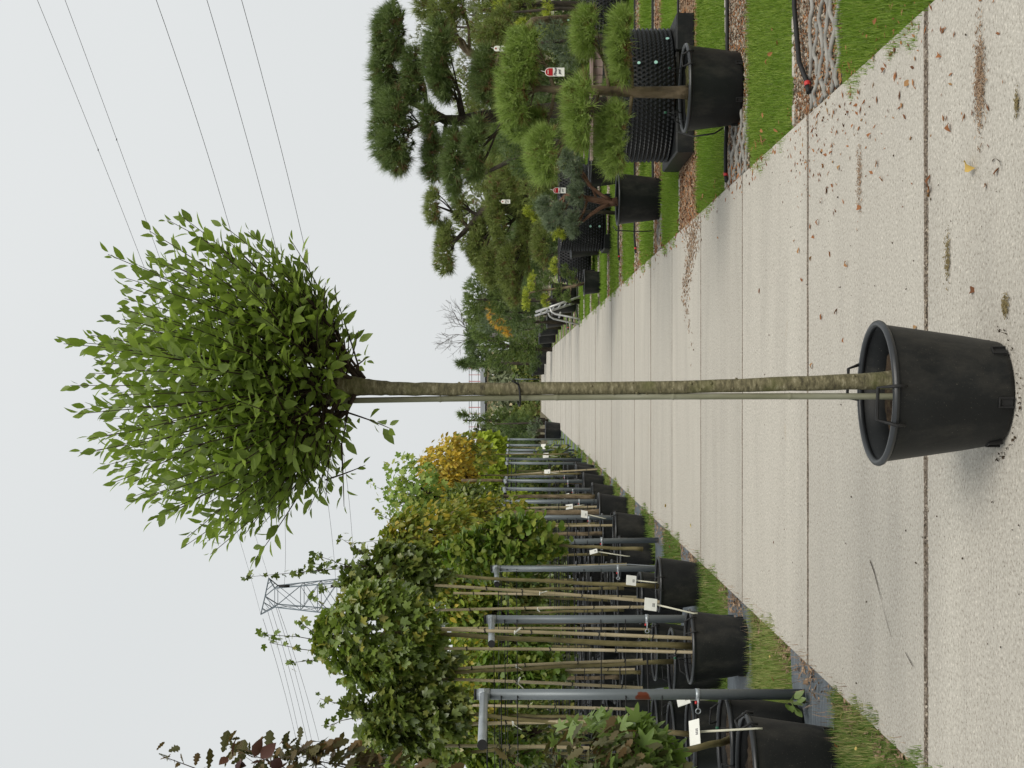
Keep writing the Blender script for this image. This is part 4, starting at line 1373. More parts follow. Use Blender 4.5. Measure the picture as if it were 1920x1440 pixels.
left_tree('yellow green tree seen under the round maple', -3.5, 16.5, 890, 1245, 75, 55, 'yellowgreen', 'broad', .1, 900, 40, name='leafy_tree', clusters=45, lump=.2, spread=.26)
left_tree('lush green low-branched tree between the canes and the nearest post', -3.2, 13.6, 975, 1260, 85, 45, 'ginkgo', 'fan', .075, 800, 41, name='leafy_tree', clusters=45)
left_tree('yellow green tree left of the nearest post top', -3.3, 13.6, 880, 1340, 75, 55, 'yellowgreen', 'broad', .1, 800, 42, name='leafy_tree', clusters=45, spread=.26)
left_tree('green tree at the far left edge behind the nearest post rail', -3.7, 14.2, 930, 1410, 75, 45, 'ginkgo', 'fan', .08, 700, 43, name='leafy_tree', clusters=40)
left_tree('dense dark green tree above the sixth steel post', -2.05, 21.6, 880, 952, 62, 45, 'maple_dark', 'broad', .11, 900, 44, name='leafy_tree', clusters=45)
left_tree('pale green loose maple rising above the golden tree', -2.3, 22.3, 775, 932, 62, 62, 'maple_light', 'maple', .13, 420, 45, name='leafy_tree', clusters=32, lump=.25, shell=.3, spread=.26, twigs=16,
          shoot=[((750, 930), (690, 905)), ((750, 945), (712, 970)), ((760, 905), (745, 880))])
left_tree('golden yellow tree in autumn colour above the far left posts', -2.1, 25.8, 838, 892, 70, 62, 'gold', 'broad', .12, 1500, 46, name='golden_tree', clusters=55, lump=.2, spread=.24)
left_tree('yellow green tree right of the golden tree', -2.1, 31.4, 878, 852, 48, 36, 'autumn', 'broad', .15, 500, 47, name='leafy_tree', clusters=35)
left_tree('small lime green ball-headed tree beside the golden tree', -2.0, 33.0, 912, 882, 36, 30, 'lime', 'broad', .2, 420, 48, name='ball_tree', clusters=60, shell=.8, spread=.1, lump=.05)
left_tree('lime green ball-headed tree nearest the road end', -1.95, 40.5, 918, 838, 28, 22, 'lime', 'broad', .22, 380, 49, name='ball_tree', clusters=60, shell=.8, spread=.1, lump=.05)
left_tree('lime green bushy tree crowded under the golden tree', -2.1, 23.8, 960, 940, 45, 25, 'lime', 'broad', .1, 420, 50, name='leafy_tree', clusters=35, spread=.25)
left_tree('dark purple tree behind the lime green ball trees', -2.6, 46.0, 885, 862, 22, 26, 'purple', 'broad', .22, 380, 51, name='purple_tree', clusters=35)
left_tree('orange tinted tree tops behind the dark maple', -2.7, 18.6, 755, 1045, 55, 45, 'autumn', 'broad', .1, 260, 52, name='leafy_tree', clusters=26, shell=.3, spread=.28, twigs=16)
left_tree('green tree filling the gap behind the golden tree', -3.2, 24.4, 880, 960, 55, 50, 'ginkgo', 'broad', .13, 700, 53, name='leafy_tree', clusters=40)
left_tree('dull green tree deep in the rows behind the maple stems', -4.6, 22.0, 900, 1210, 55, 70, 'shrub_green', 'broad', .15, 800, 54, name='leafy_tree', clusters=40)
left_tree('dull green tree deep in the rows behind the nearest post', -5.5, 22.5, 905, 1370, 55, 80, 'shrub_green', 'broad', .15, 800, 55, name='leafy_tree', clusters=40)
left_tree('dull green tree deep in the rows behind the third post', -4.0, 26.5, 905, 1085, 50, 70, 'shrub_green', 'broad', .17, 700, 56, name='leafy_tree', clusters=40)

more = [('loose yellow green tree behind the golden tree and the sixth post', -3.4, 19.5, 880, 985, 85, 60, 'autumn', 'broad', .1, 1000),
        ('bright yellow green tree between the third post and the dark maple', -3.0, 17.2, 830, 1060, 80, 60, 'yellowgreen', 'maple', .11, 900),
        ('deep green tree behind the pale leaning cane', -3.6, 17.6, 940, 1120, 90, 60, 'shrub_green', 'fan', .09, 1100),
        ('yellow green tree crowded behind the round maple stem', -4.0, 18.3, 950, 1200, 95, 60, 'ginkgo', 'broad', .1, 1100),
        ('yellow tinted tree behind the canes left of the round maple', -4.4, 18.0, 870, 1300, 85, 60, 'yellowgreen', 'broad', .1, 1000),
        ('dark green tree deep behind the nearest post', -4.8, 17.8, 950, 1370, 90, 60, 'maple_dark', 'broad', .1, 1000)]
for i, (lab, X, d, cx, cy, hx, hy, m, tm, sz, n) in enumerate(more):
    left_tree(lab, X, d, cx, cy, hx, hy, m, tm, sz, n, 700 + i, name='leafy_tree', clusters=36, lump=.3, spread=.2, shell=.3)

# bare trunks between the rows
trunks = [(1190, 960, 905, 962, 18.4, .05), (1180, 932, 915, 930, 20.6, .04), (1200, 1165, 870, 1170, 15.2, .03), (1190, 1305, 850, 1298, 13.5, .028), (1185, 1270, 870, 1275, 15.5, .03),
          (1170, 1000, 890, 1004, 17.9, .035), (1200, 1345, 840, 1350, 13.0, .03), (1160, 905, 925, 900, 24.0, .04)]
for i, (x0, y0, x1, y1, d, r) in enumerate(trunks):
    d += 1.1
    b_ = PX(x0, y0, d); b_.z = .33
    root = empty('young_tree_stem', b_, ('thick bare stem beside the fifth steel post', 'bare stem beside the sixth steel post', 'bare stem just left of the second steel post', 'bare stem right of the nearest steel post top', 'bare stem left of the pale leaning cane', 'bare stem between the fourth and fifth posts', 'bare stem left of the nearest steel post', 'bare stem beside the eighth steel post')[i], 'tree', 'bare stems in the left rows')
    t_ = PX(x1 - 60, y1, d)
    stem(root, [b_, PX((x0 + x1) / 2, (y0 + y1) / 2, d), t_], r * .8, r * .6, 'pine_bark')

# big-leaved trees at the left picture edge
root = empty('sweetgum_tree', (-2.02, 7.95, .36), 'sweetgum with star-shaped green leaves beside the nearest post', 'tree')
stem(root, [(-2.0, 7.95, .36), PX(1340, 1395, 7.7), PX(1200, 1425, 7.6), PX(1000, 1470, 7.6)], .022, .012)
leafy_crown(root, PX(1165, 1448, 7.0), (.25, .26, .36), 330, .09, 'star', M['star'], 61, singles=300, clusters=44, shell=.6, spread=.22, twigs=8, trunk_top=PX(1260, 1425, 7.5))
root = empty('oak_tree', (-1.98, 7.1, .36), 'bronze-leaved oak rising at the left picture edge in the nearest pot', 'tree')
stem(root, [(-1.97, 7.1, .34), PX(1300, 1455, 7.05), PX(1000, 1490, 7.1), PX(500, 1500, 7.1)], .032, .018, 'pine_bark')
rs_ = RS(66)
mb = MB()
ex = shoots([(PX(420, 1470, 7.0), PX(305, 1418, 7.0)), (PX(600, 1480, 7.0), PX(430, 1400, 7.0)), (PX(700, 1480, 7.0), PX(560, 1402, 7.0)), (PX(1000, 1470, 7.0), PX(930, 1400, 7.0))], rs_, mb, every=.035)
tag(mb.build('shoots', M['twig'], root, True), kind='stuff')
leafy_crown(root, PX(600, 1500, 7.1), (.25, .26, .72), 420, .098, 'oak', M['oak'], 62, singles=200, clusters=46, shell=.6, spread=.2, twigs=12, trunk_top=PX(850, 1480, 7.1), extra=ex)
root2 = empty('oak_tree', (-2.2, 7.2, .36), 'dark bronze oak foliage hanging low beside the sweetgum leaves', 'tree')
stem(root2, [(-2.15, 7.2, .34), PX(1180, 1480, 7.2), PX(1000, 1470, 7.2)], .02, .012, 'pine_bark')
leafy_crown(root2, PX(1120, 1458, 6.9), (.19, .2, .42), 210, .088, 'oak', M['oak'], 63, singles=210, clusters=30, shell=.5, spread=.22, twigs=10, trunk_top=PX(1250, 1480, 7.2))
root = empty('purple_leaved_shrub', (-2.05, 6.6, .3), 'purple-leaved plant with large bronze leaves at the left picture edge', 'plant')
stem(root, [(-2.1, 6.6, .3), PX(900, 1520, 6.6), PX(480, 1462, 6.6)], .012, .006, 'twig')
leafy_crown(root, PX(470, 1445, 6.6), (.10, .1, .13), 26, .09, 'broad', M['purple'], 64, singles=26, clusters=12, shell=.5, spread=.3, twigs=5, trunk_top=PX(530, 1470, 6.6))

# weed by the nearest post
root = empty('weed', (POST_X + .02, 7.75, -.02), 'small green broad-leaved weed at the foot of the nearest steel post', 'weed')
MB().tube([(POST_X - .02, 7.75, -.02), (POST_X - .02, 7.74, .07)], .003, 6).build('stem', M['twig'], root, True)
rs_ = RS(8)
n = 12
dirs = nrm(rs_.normal(size=(n, 3)) + np.array([0, -.3, .5]))
P_ = np.array([POST_X - .02, 7.73, .05]) + dirs * .03
R2 = leaf_orient(dirs, rs_)
small_leaf_parts(root, 'leaf', 'broad', M['star'], R2, .05 + .03 * rs_.rand(n), P_ - np.array(root.location), range(n))


# white plant labels on stalks: (plate pixel, foot pixel, distance, yaw, width, height)
def plant_label(plate, foot, d, yaw, w, h, label, tilt=.5, ink=True):
    p, f = PX(*plate, d), PX(*foot, d)
    root = empty('plant_label', f, label, 'plant label', 'white plant labels in the left rows')
    MB().tube([f - Vector((0, 0, .03)), f, p], [.0052, .0052, .006], 6).build('stalk', M['cream_plastic'], root, True)
    rot = Matrix.Rotation(yaw, 3, 'Z') @ Matrix.Rotation(-tilt, 3, 'X')
    c = p + Vector((0, -.01, h * .35))
    MB().box(c, (w, .003, h), rot, .001).build('plate', M['white_plastic'], root, True)
    if ink:
        mb = MB(); rs_ = RS(int(plate[0]))
        for ln in range(2):
            for q in range(4):
                mb.box(c + rot @ Vector((-.012 + q * .008, -.0028, -h * .18 - ln * .009)), (.0055, .0006, .0055), rot)
        mb.build('print', M['ink'], root, True)


plant_label((1312, 1372), (1418, 1366), 6.86, .45, .12, .075, 'white plant label at the nearest pot by the sweetgum', .95)
plant_label((1228, 1133), (1300, 1150), 9.55, -.55, .105, .085, 'cream plant label at the pot of the round maple', .2)
plant_label((1190, 1088), (1226, 1092), 11.9, -.5, .10, .085, 'white plant label in front of the third steel post', .2)
plant_label((1118, 1034), (1176, 1043), 15.0, 1.25, .10, .085, 'edge-on white plant label at the fourth steel post', .3)
plant_label((1100, 964), (1132, 972), 17.6, -.4, .10, .085, 'white plant label at the fifth steel post', .35)
plant_label((1072, 950), (1092, 947), 20.2, .9, .10, .1, 'small white plant label left of the sixth steel post', .2)
plant_label((1066, 930), (1096, 929), 22.4, .9, .10, .09, 'small white plant label at the seventh steel post', .4)
plant_label((1030, 886), (1052, 888), 25.9, .5, .12, .11, 'white plant label among the far left posts', .2)
plant_label((1027, 854), (1044, 856), 31.6, .8, .14, .13, 'far white plant label behind the tenth steel post', .2)
plant_label((1022, 838), (1044, 838), 38.5, .3, .16, .13, 'farthest white plant label near the road end', .2)
plant_label((1290, 1312), (1345, 1310), 8.4, 1.2, .1, .08, 'white plant label behind the nearest steel post', .4)

# drip emitter stakes
for i, (x, y, d, lab) in enumerate([(1348, 1365, 7.8, 'green drip emitter on a thin stake in the pot behind the nearest post'), (1268, 1234, 9.9, 'green drip emitter beside the round maple pot'),
                                    (1250, 211, 10.05, 'green drip emitter standing in the front pine pot'), (1258, 128, 10.3, 'green drip emitter behind the front pine pot rim')]):
    p = PX(x, y, d)
    root = empty('drip_emitter', (p.x, p.y, p.z - .1), lab, 'drip emitter')
    MB().tube([(p.x + .0, p.y, p.z - .11), p], .003, 6).build('stake', M['rubber'], root, True)
    MB().tube([p, p + Vector((0, 0, .018))], .008, 8).build('nozzle', M['green_plastic'], root, True)
    MB().tube([p, p + Vector((-.03, .02, -.05)), p + Vector((-.06, .04, -.16)), p + Vector((-.05, .05, -.3))], .0025, 5).build('feed_tube', M['rubber'], root, True)

# ------------------------------------------------------------------ right side: front pine
fp = make_pot(.312, .255, .385, .345, face=.55, soil='moss_soil', n=56)
fp.location = (PX(1382, 166, 10.1).x, 10.1, -.02)
tag(fp, 'wide black pot of the bright green cloud-pruned pine on the gravel', 'plant pot')
dfp = 10.1
pine('bright green cloud-pruned pine in the wide black pot',
     [(1292, 173, dfp, .052), (1270, 173, dfp, .045), (1211, 173, dfp, .041), (1143, 171, dfp, .036), (1085, 166, dfp, .032), (1040, 168, dfp, .028), (1000, 165, dfp, .018)],
     [(990, 108, dfp - .05, 38, 56), (974, 180, dfp + .05, 40, 68), (1024, 288, dfp - .1, 34, 54), (1090, 214, dfp - .25, 32, 70), (1103, 60, dfp - .1, 27, 52),
      (1166, 85, dfp - .2, 25, 62), (1154, 258, dfp - .15, 32, 70), (1152, 157, dfp + .3, 14, 20), (1010, 240, dfp + .2, 26, 40)],
     M['needle_bright'], M['pine_bark'], 101, spacing=.033, length=.088, width=.0048, per=19, fill=.6, br=.015, zmin=-.5, spread=.85)


def price_tag(x, y, d, label, s=1.0, red=True):
    """white and red swing label with rounded top and handwriting"""
    c = PX(x, y, d)
    root = empty('price_tag', c, label, 'price tag', 'red and white price tags')
    w, h = .06 * s, .135 * s
    def plate(z0, z1, wd, yoff, th, dome):
        V = [(-wd / 2, z0), (wd / 2, z0), (wd / 2, z1)]
        if dome: V += [(math.cos(a) * wd / 2, z1 + math.sin(a) * wd / 2) for a in [math.pi * q / 10 for q in range(1, 10)]]
        V += [(-wd / 2, z1)]
        n = len(V)
        P3 = [(a, yoff, b) for a, b in V] + [(a, yoff + th, b) for a, b in V]
        return MB().add(P3, [tuple(range(n)), tuple(range(2 * n - 1, n - 1, -1))] + [(i, n + i, n + (i + 1) % n, (i + 1) % n) for i in range(n)])
    plate(-h / 2, h * .28, w, 0, .0015, True).build('plate', M['white_plastic'], root)
    if red:
        plate(h * .10, h * .28, w * .86, -.0022, .001, True).build('red_panel', M['tag_red'], root)
        MB().box((0, -.0035, h * .34), (w * .5, .001, h * .03)).build('white_line', M['white_plastic'], root)
    else:
        MB().tube([(0, -.002, h * .32), (0, -.0008, h * .32)], w * .16, 10).build('red_dot', M['tag_red'], root)
    for k, tx in enumerate(('Pinus', 'pni')):
        cu = bpy.data.curves.new('lettering', 'FONT')
        cu.body = tx; cu.size = .026 * s; cu.align_x = 'CENTER'; cu.shear = .25; cu.extrude = .0004; cu.offset = .0008
        cu.materials.append(M['ink'])
        tmp = bpy.data.objects.new('lettering_curve', cu)
        me = bpy.data.meshes.new_from_object(tmp)
        bpy.data.objects.remove(tmp); bpy.data.curves.remove(cu)
        me.name = 'lettering'
        o = link('lettering', me, root)
        o.rotation_euler = (math.pi / 2, 0, 0)
        o.location = (0, -.003, -.012 * s - k * .028 * s)
    MB().tube([(0, .001, h * .45), (.01, .02, h * .6), (.02, .05, h * .7)], .0015, 5).build('string', M['white_plastic'], root)


price_tag(1040, 135, 9.8, 'red and white price tag hanging under the top pad of the front pine')
price_tag(1049, 357, 15.0, 'red and white price tag above the small blue pine', 1.0)
price_tag(937, 91, 12.4, 'round-topped white price tag in the tall dark pine', .8, False)
price_tag(948, 378, 20.6, 'small pale price tag in the olive pine beyond the tall pine', 1.0, False)


# dimpled air-pruning containers on black feet
def air_pot(x, y_px, d, R, z0, H, label, pitch=.042, lab_feet=None, buttons=()):
    X = PX(x, y_px, d).x
    root = empty('dimpled_container', (X, d, 0), label, 'plant container', 'dimpled black containers')
    MB().lathe([(R * .97, z0), (R, z0 + .01), (R, z0 + H), (R - .012, z0 + H), (R - .012, z0 + H - .08), (0, z0 + H - .05)], 56).build('wall', M['rubber'], root)
    nc = int(2 * math.pi * R / pitch); nr = int(H / (pitch * .87))
    V, Fc = [], []
    for i in range(nr):
        for j in range(nc):
            a = (j + .5 * (i % 2)) / nc * 2 * math.pi
            if math.sin(a) > .35: continue
            z = z0 + (i + .5) * H / nr
            o = len(V); rr = pitch * .42
            ta = Vector((-math.sin(a), math.cos(a), 0)); ou = Vector((math.cos(a), math.sin(a), 0)); b = ou * (R - .001) + Vector((0, 0, z))
            for q in range(5):
                qa = q / 5 * 6.2832
                V.append(b + ta * math.cos(qa) * rr + Vector((0, 0, math.sin(qa) * rr)))
            for q in range(5):
                qa = q / 5 * 6.2832
                V.append(b + ou * .026 + (ta * math.cos(qa) + Vector((0, 0, math.sin(qa)))) * rr * .32)
            for q in range(5):
                Fc.append((o + q, o + (q + 1) % 5, o + 5 + (q + 1) % 5, o + 5 + q))
            Fc.append(tuple(o + 5 + q for q in range(5)))
    tag(MB().add(V, Fc).build('dimples', M['plastic_rim'], root), kind='stuff')
    for (bx, by, sx) in buttons:
        p = PX(bx, by, d - R - .0)
        a = math.asin(max(-1, min(1, (p.x - X) / R)))
        c = Vector((math.sin(a) * (R + .02), -math.cos(a) * (R + .02), p.z))
        n_ = Vector((math.sin(a), -math.cos(a), 0))
        MB().tube([c, c + n_ * .008], sx, 10).build('button', M['mint_plastic'], root)
    MB().lathe([(R * .9, z0 + H - .045), (R * .5, z0 + H - .02), (0, z0 + H)], 24).build('soil', M['soil'], root)
    # black plastic pallet under it
    pal = empty('plastic_pallet', (X, d, 0), lab_feet or ('black plastic pallet under the ' + label), 'pallet', 'black plastic pallets')
    fz = z0 - .004
    for sx in (-1, 1):
        mb = MB()
        mb.box((sx * R * .78, 0, fz / 2 - .01), (R * .55, R * 2.0, fz + .02), None, .012)
        mb.build('runner', M['plastic'], pal)
    for sy in (-1, 0, 1):
        MB().box((0, sy * R * .8, fz - .02), (R * .98, .12, .035), None, .006).build('cross_bar', M['plastic'], pal)
    return root


air_pot(1270, 180, 13.1, .585, .15, .58, 'large dimpled black container behind the front pine', buttons=[(1255, 68, .016), (1230, 118, .016), (1198, 119, .014)],
        lab_feet='black plastic pallet on the mulch under the large dimpled container')
air_pot(1130, 420, 23.2, .42, .12, .70, 'dimpled black container left of the small blue pine', .05, buttons=[(1107, 424, .018), (1124, 424, .018)],
        lab_feet='black plastic pallet under the dimpled container by the blue pine pot')
air_pot(1100, 488, 27.5, .42, .12, .58, 'dimpled black container behind the yellow conifer pot', .055, lab_feet='black plastic pallet behind the yellow conifer pot')
air_pot(1125, 18, 19.5, .34, .15, .50, 'dimpled black container at the right picture edge', .05, buttons=[(1066, 34, .014), (1083, 34, .014)], lab_feet='black plastic pallet at the right picture edge')
air_pot(1120, 350, 25.5, .38, .12, .65, 'dimpled black container half hidden behind the small blue pine', .055, lab_feet='black plastic pallet half hidden behind the blue pine')

dt = 13.1
pine('tall dark cloud-pruned pine rising above all others',
     [(1160, 195, dt, .085), (1060, 205, dt, .075), (950, 214, dt, .065), (901, 220, dt, .06), (860, 226, dt, .052), (833, 224, dt, .045), (800, 205, dt, .035), (765, 190, dt, .022)],
     [(736, 62, dt, 36, 56), (722, 130, dt + .1, 24, 45), (738, 185, dt + .2, 38, 45), (744, 252, dt - .1, 42, 82), (776, 116, dt - .2, 20, 26), (780, 160, dt - .15, 24, 38), (826, 112, dt - .3, 28, 66), (836, 160, dt - .2, 20, 30),
      (806, 224, dt - .3, 20, 26), (814, 292, dt, 18, 46), (852, 302, dt - .2, 20, 64), (893, 282, dt - .35, 22, 60), (912, 138, dt - .3, 26, 56)],
     M['needle_dark'], M['pine_bark_dark'], 102, spacing=.039, length=.105, width=.0062, per=17, br=.022, fill=.8, zmin=-.65)
pine('pale-trunked olive pine at the right picture edge behind the tall pine',
     [(1130, 30, 19.5, .06), (1000, 40, 19.5, .06), (930, 120, 17.5, .055), (880, 98, 17.5, .05), (850, 68, 17.5, .045), (830, 30, 17.5, .035)],
     [(835, 28, 17.3, 32, 34), (805, 14, 17.5, 24, 24), (860, 12, 17.2, 22, 22), (845, 62, 17.2, 26, 26), (925, 70, 17.0, 34, 34), (945, 40, 17.4, 24, 30)],
     M['needle_olive'], M['pine_bark'], 103, spacing=.048, length=.11, width=.008, per=12, br=.022, fill=.8, zmin=-.65)

# small blue pine
bp_ = make_pot(.285, .225, .46, .40, handles=False, n=40, mat='plastic')
bp_.location = (PX(1200, 373, 15.4).x, 15.4, -.01)
tag(bp_, 'black pot of the small blue-green pine on the right', 'plant pot')
dbp = 15.4
blue_pine = pine('small blue-green pine with three bare reddish stems',
     [(1158, 378, dbp, .05), (1140, 380, dbp, .045), (1120, 376, dbp, .035), (1090, 370, dbp, .028), (1060, 365, dbp, .02)],
     [(1082, 318, dbp, 18, 22), (1066, 300, dbp + .1, 18, 22), (1083, 362, dbp - .1, 17, 24), (1050, 398, dbp, 17, 22), (1076, 420, dbp - .1, 17, 24), (1022, 388, dbp + .2, 16, 20), (1035, 415, dbp + .1, 14, 18)],
     M['needle_blue'], M['red_bark'], 104, depth=1.0, spacing=.034, length=.065, width=.0062, per=13, br=.015, fill=.7, zmin=-.65)

for pts in ([(1146, 376), (1128, 366), (1105, 348), (1092, 330)], [(1142, 382), (1125, 390), (1108, 402), (1092, 416)]):
    MB().tube([PX(x, y, dbp - .02) for x, y in pts], [.028, .022, .018, .012], 8).build('side_stem', M['red_bark'], blue_pine, True)
# yellow conifer in a small pot
yp = make_pot(.235, .19, .30, .26, handles=False, n=32)
yp.location = (PX(1110, 529, 25.7).x, 25.7, -.01)
tag(yp, 'small dark grey pot of the yellow conifer beside the road', 'plant pot')
dy_ = 25.7
pine('small yellow cloud-pruned conifer in front of the stepladder',
     [(1100, 530, dy_, .03), (1070, 538, dy_, .028), (1040, 542, dy_, .024), (1010, 545, dy_, .018), (990, 550, dy_, .012)],
     [(988, 560, dy_, 8, 22, 'needle_yellow'), (998, 528, dy_, 8, 18, 'needle_yellow'), (1030, 522, dy_, 10, 12), (1040, 500, dy_, 8, 16, 'needle_yellow'), (1060, 508, dy_, 9, 14), (1075, 520, dy_, 10, 14), (1048, 548, dy_, 10, 16),
      (1065, 556, dy_ - .2, 9, 12), (1024, 562, dy_, 8, 14, 'needle_yellow'), (1012, 545, dy_, 8, 14)],
     M['needle_mid'], M['pine_bark'], 105, spacing=.04, length=.06, width=.010, per=9, br=.01, name='cloud_pruned_conifer', cat='conifer', zmin=-.6)

dol = 21.5
pine('olive green cloud-pruned pine with spreading dark limbs left of the tall pine',
     [(1060, 425, dol + 1.5, .10), (1020, 425, dol + 1, .09), (985, 410, dol, .085), (960, 395, dol, .075), (930, 385, dol, .06), (905, 395, dol, .05), (875, 430, dol, .04), (850, 455, dol, .03)],
     [(815, 386, dol, 16, 38), (838, 470, dol, 22, 48), (836, 440, dol + .3, 16, 26), (862, 388, dol, 16, 28), (932, 372, dol - .2, 20, 50), (938, 425, dol - .3, 18, 38), (896, 460, dol, 20, 44), (905, 420, dol + .2, 16, 30), (922, 500, dol - .2, 22, 38),
      (955, 498, dol - .4, 22, 44), (965, 540, dol, 22, 34), (968, 322, dol - .5, 34, 46), (972, 362, dol - .3, 26, 36), (1016, 452, dol - .8, 18, 44), (985, 470, dol - .2, 18, 40), (988, 428, dol - .2, 16, 30), (935, 300, dol, 24, 40)],
     M['needle_olive'], M['pine_bark_dark'], 106, spacing=.052, length=.11, width=.0095, per=11, br=.03, fill=.7, zmin=-.6)

# more conifers in the nursery behind
def conifer(label, x, y, d, blobs, mat, seed, spacing=.08, length=.13, width=.014, per=9, name='conifer', cat='conifer', trunk_r=.06, zmin=-.8, fill=.6, bark='pine_bark_dark', base_x=None):
    base = PX(x, y, d); base.z = 0
    rs_ = RS(seed)
    root = empty(name, base, label, cat, 'conifers of the nursery')
    top = max(PX(b[0], b[1], d).z for b in blobs)
    MB().tube([base, (base.x + .03, d, top * .5), (PX(blobs[0][0], blobs[0][1], d).x, d, top)], [trunk_r, trunk_r * .7, trunk_r * .3], 8).build('trunk', M[bark], root, True)
    for b in blobs:
        C = PX(b[0], b[1], d + (b[5] if len(b) > 5 else 0))
        V, Fc, rn = tufts(C, (b[3] * d / F, b[3] * d / F * .9, b[2] * d / F), rs_, spacing, length, width, per, fill, zmin, lump=.2)
        tag(link('foliage', np_mesh('foliage', V, Fc, M[b[4]] if len(b) > 4 and b[4] else M[mat], False, rn), root, True), kind='stuff')
    return root


conifer('green conifer with broad cushions left of the olive pine', 1000, 565, 33, [(890, 562, 22, 46), (925, 520, 24, 40), (935, 560, 20, 34), (905, 480, 22, 40, None, 1)], 'needle_mid', 201)
conifer('dark rounded conifer above the stepladder', 1040, 590, 38, [(955, 585, 34, 28, 'needle_deep'), (985, 595, 26, 28), (975, 560, 26, 26), (1005, 570, 22, 26)], 'needle_deep', 202, spacing=.1)
conifer('conifer with bright orange foliage tufts', 1020, 605, 42, [(925, 588, 10, 20, 'needle_orange'), (938, 606, 12, 14, 'needle_orange'), (952, 622, 8, 8, 'needle_orange'), (918, 606, 24, 22, 'needle_blue', 1.5), (960, 615, 30, 22, None, 1)], 'needle_mid', 203, spacing=.1)
conifer('blue-green conifer right of the weeping conifer', 1030, 615, 46, [(975, 620, 20, 16), (990, 600, 18, 16)], 'needle_blue', 204, spacing=.11)
conifer('weeping light green conifer where the right bed meets the road end', 1010, 655, 56, [(925, 632, 34, 26), (955, 650, 36, 24), (985, 650, 30, 26), (940, 680, 30, 14), (900, 622, 18, 18), (1000, 635, 20, 26)], 'needle_mid', 205, spacing=.13, length=.2, width=.022, trunk_r=.09)
conifer('tall dark conifer behind the weeping conifer', 1000, 650, 66, [(905, 650, 30, 40, 'needle_deep'), (915, 672, 24, 20, 'needle_deep'), (900, 620, 24, 26), (884, 640, 12, 30)], 'needle_deep', 206, spacing=.17, length=.24, width=.03, trunk_r=.12)
conifer('spiky small fir peeking over the dark conifer', 1000, 682, 72, [(878, 680, 18, 7), (868, 681, 10, 4), (890, 680, 12, 11)], 'needle_deep', 207, spacing=.2, length=.4, width=.04, trunk_r=.1)
conifer('yellow conifer pads at the right picture edge', 1100, 20, 21.0, [(1028, 25, 9, 24), (1028, 50, 9, 14), (936, 8, 9, 14), (978, 45, 8, 8), (1018, 65, 7, 7)], 'needle_yellow', 208, spacing=.055, length=.08, width=.009, trunk_r=.04)
conifer('blue-green conifer behind the front pine', 1120, 75, 16.0, [(1055, 80, 22, 34), (1035, 70, 20, 28), (1015, 65, 18, 22), (1065, 105, 18, 26)], 'needle_blue', 209, spacing=.055, length=.075, width=.007, trunk_r=.05)
conifer('olive green conifer mass at the right picture edge', 1110, 10, 24.0, [(925, 20, 36, 34), (960, 20, 34, 30), (990, 15, 26, 30), (900, 60, 30, 30, None, 3), (1000, 90, 26, 34, None, 2), (960, 90, 28, 34, None, 2)], 'needle_olive', 210, spacing=.08, trunk_r=.07)
conifer('grey-green round bush far behind the tall pine', 1050, 40, 36.0, [(880, 28, 30, 40), (890, 80, 26, 30), (880, 120, 24, 30)], 'needle_grey', 211, spacing=.11, length=.12, width=.016, trunk_r=.08, name='round_bush', cat='bush')
conifer('airy grey-green tree behind the tall pine', 1080, 60, 30.0, [(800, 45, 26, 34), (790, 75, 22, 24), (815, 90, 22, 22), (845, 130, 20, 22), (890, 360, 22, 40, None, 4)], 'needle_grey', 212, spacing=.19, length=.12, width=.016, per=7, trunk_r=.05, name='airy_tree', cat='tree', fill=.6)
conifer('dark green pine deep behind the front pine', 1120, 150, 17.5, [(1000, 130, 30, 40), (1035, 160, 28, 34), (1050, 200, 30, 40), (1020, 235, 30, 40), (960, 250, 26, 50), (985, 300, 26, 40), (1075, 150, 20, 36)], 'needle_deep', 213, spacing=.06, length=.09, width=.008, trunk_r=.06)
conifer('olive conifer between the tall pine and the olive pine', 1110, 270, 19.0, [(1000, 345, 28, 34), (1030, 330, 24, 30), (930, 255, 26, 40, 'needle_mid'), (900, 210, 22, 34, 'needle_olive'), (870, 170, 22, 40, 'needle_olive'), (910, 330, 20, 34)], 'needle_olive', 214, spacing=.065, length=.1, width=.008, trunk_r=.06)
conifer('yellow green conifer tips among the dark pines', 1120, 400, 20.0, [(990, 395, 7, 10), (1003, 405, 8, 8), (1062, 312, 9, 9), (1010, 300, 7, 9), (1042, 436, 7, 10), (1055, 440, 6, 7)], 'needle_yellow', 215, spacing=.05, length=.07, width=.009, trunk_r=.03)
conifer('dark conifer filling the gap over the dimpled containers', 1110, 480, 30.0, [(1005, 480, 30, 40), (1000, 520, 26, 36), (1030, 470, 22, 34), (1020, 430, 26, 36), (1010, 380, 26, 40), (985, 440, 26, 40)], 'needle_deep', 216, spacing=.085, length=.12, width=.012, trunk_r=.07)
conifer('dark conifer low behind the stepladder', 1060, 560, 42.0, [(1015, 555, 22, 36), (1010, 600, 18, 26), (985, 530, 26, 36)], 'needle_deep', 217, spacing=.11, trunk_r=.07)
conifer('green conifer among the far dark pots', 1040, 640, 58.0, [(1005, 668, 14, 18), (1000, 690, 10, 8)], 'needle_deep', 218, spacing=.16, length=.2, width=.025, trunk_r=.06)
conifer('tall olive conifer deep behind the tall pine', 1080, 250, 33.0, [(880, 250, 26, 50), (910, 310, 30, 50), (880, 420, 26, 50), (920, 430, 26, 50), (950, 200, 34, 60), (940, 140, 34, 60)], 'needle_olive', 219, spacing=.1, length=.14, width=.014, trunk_r=.09)

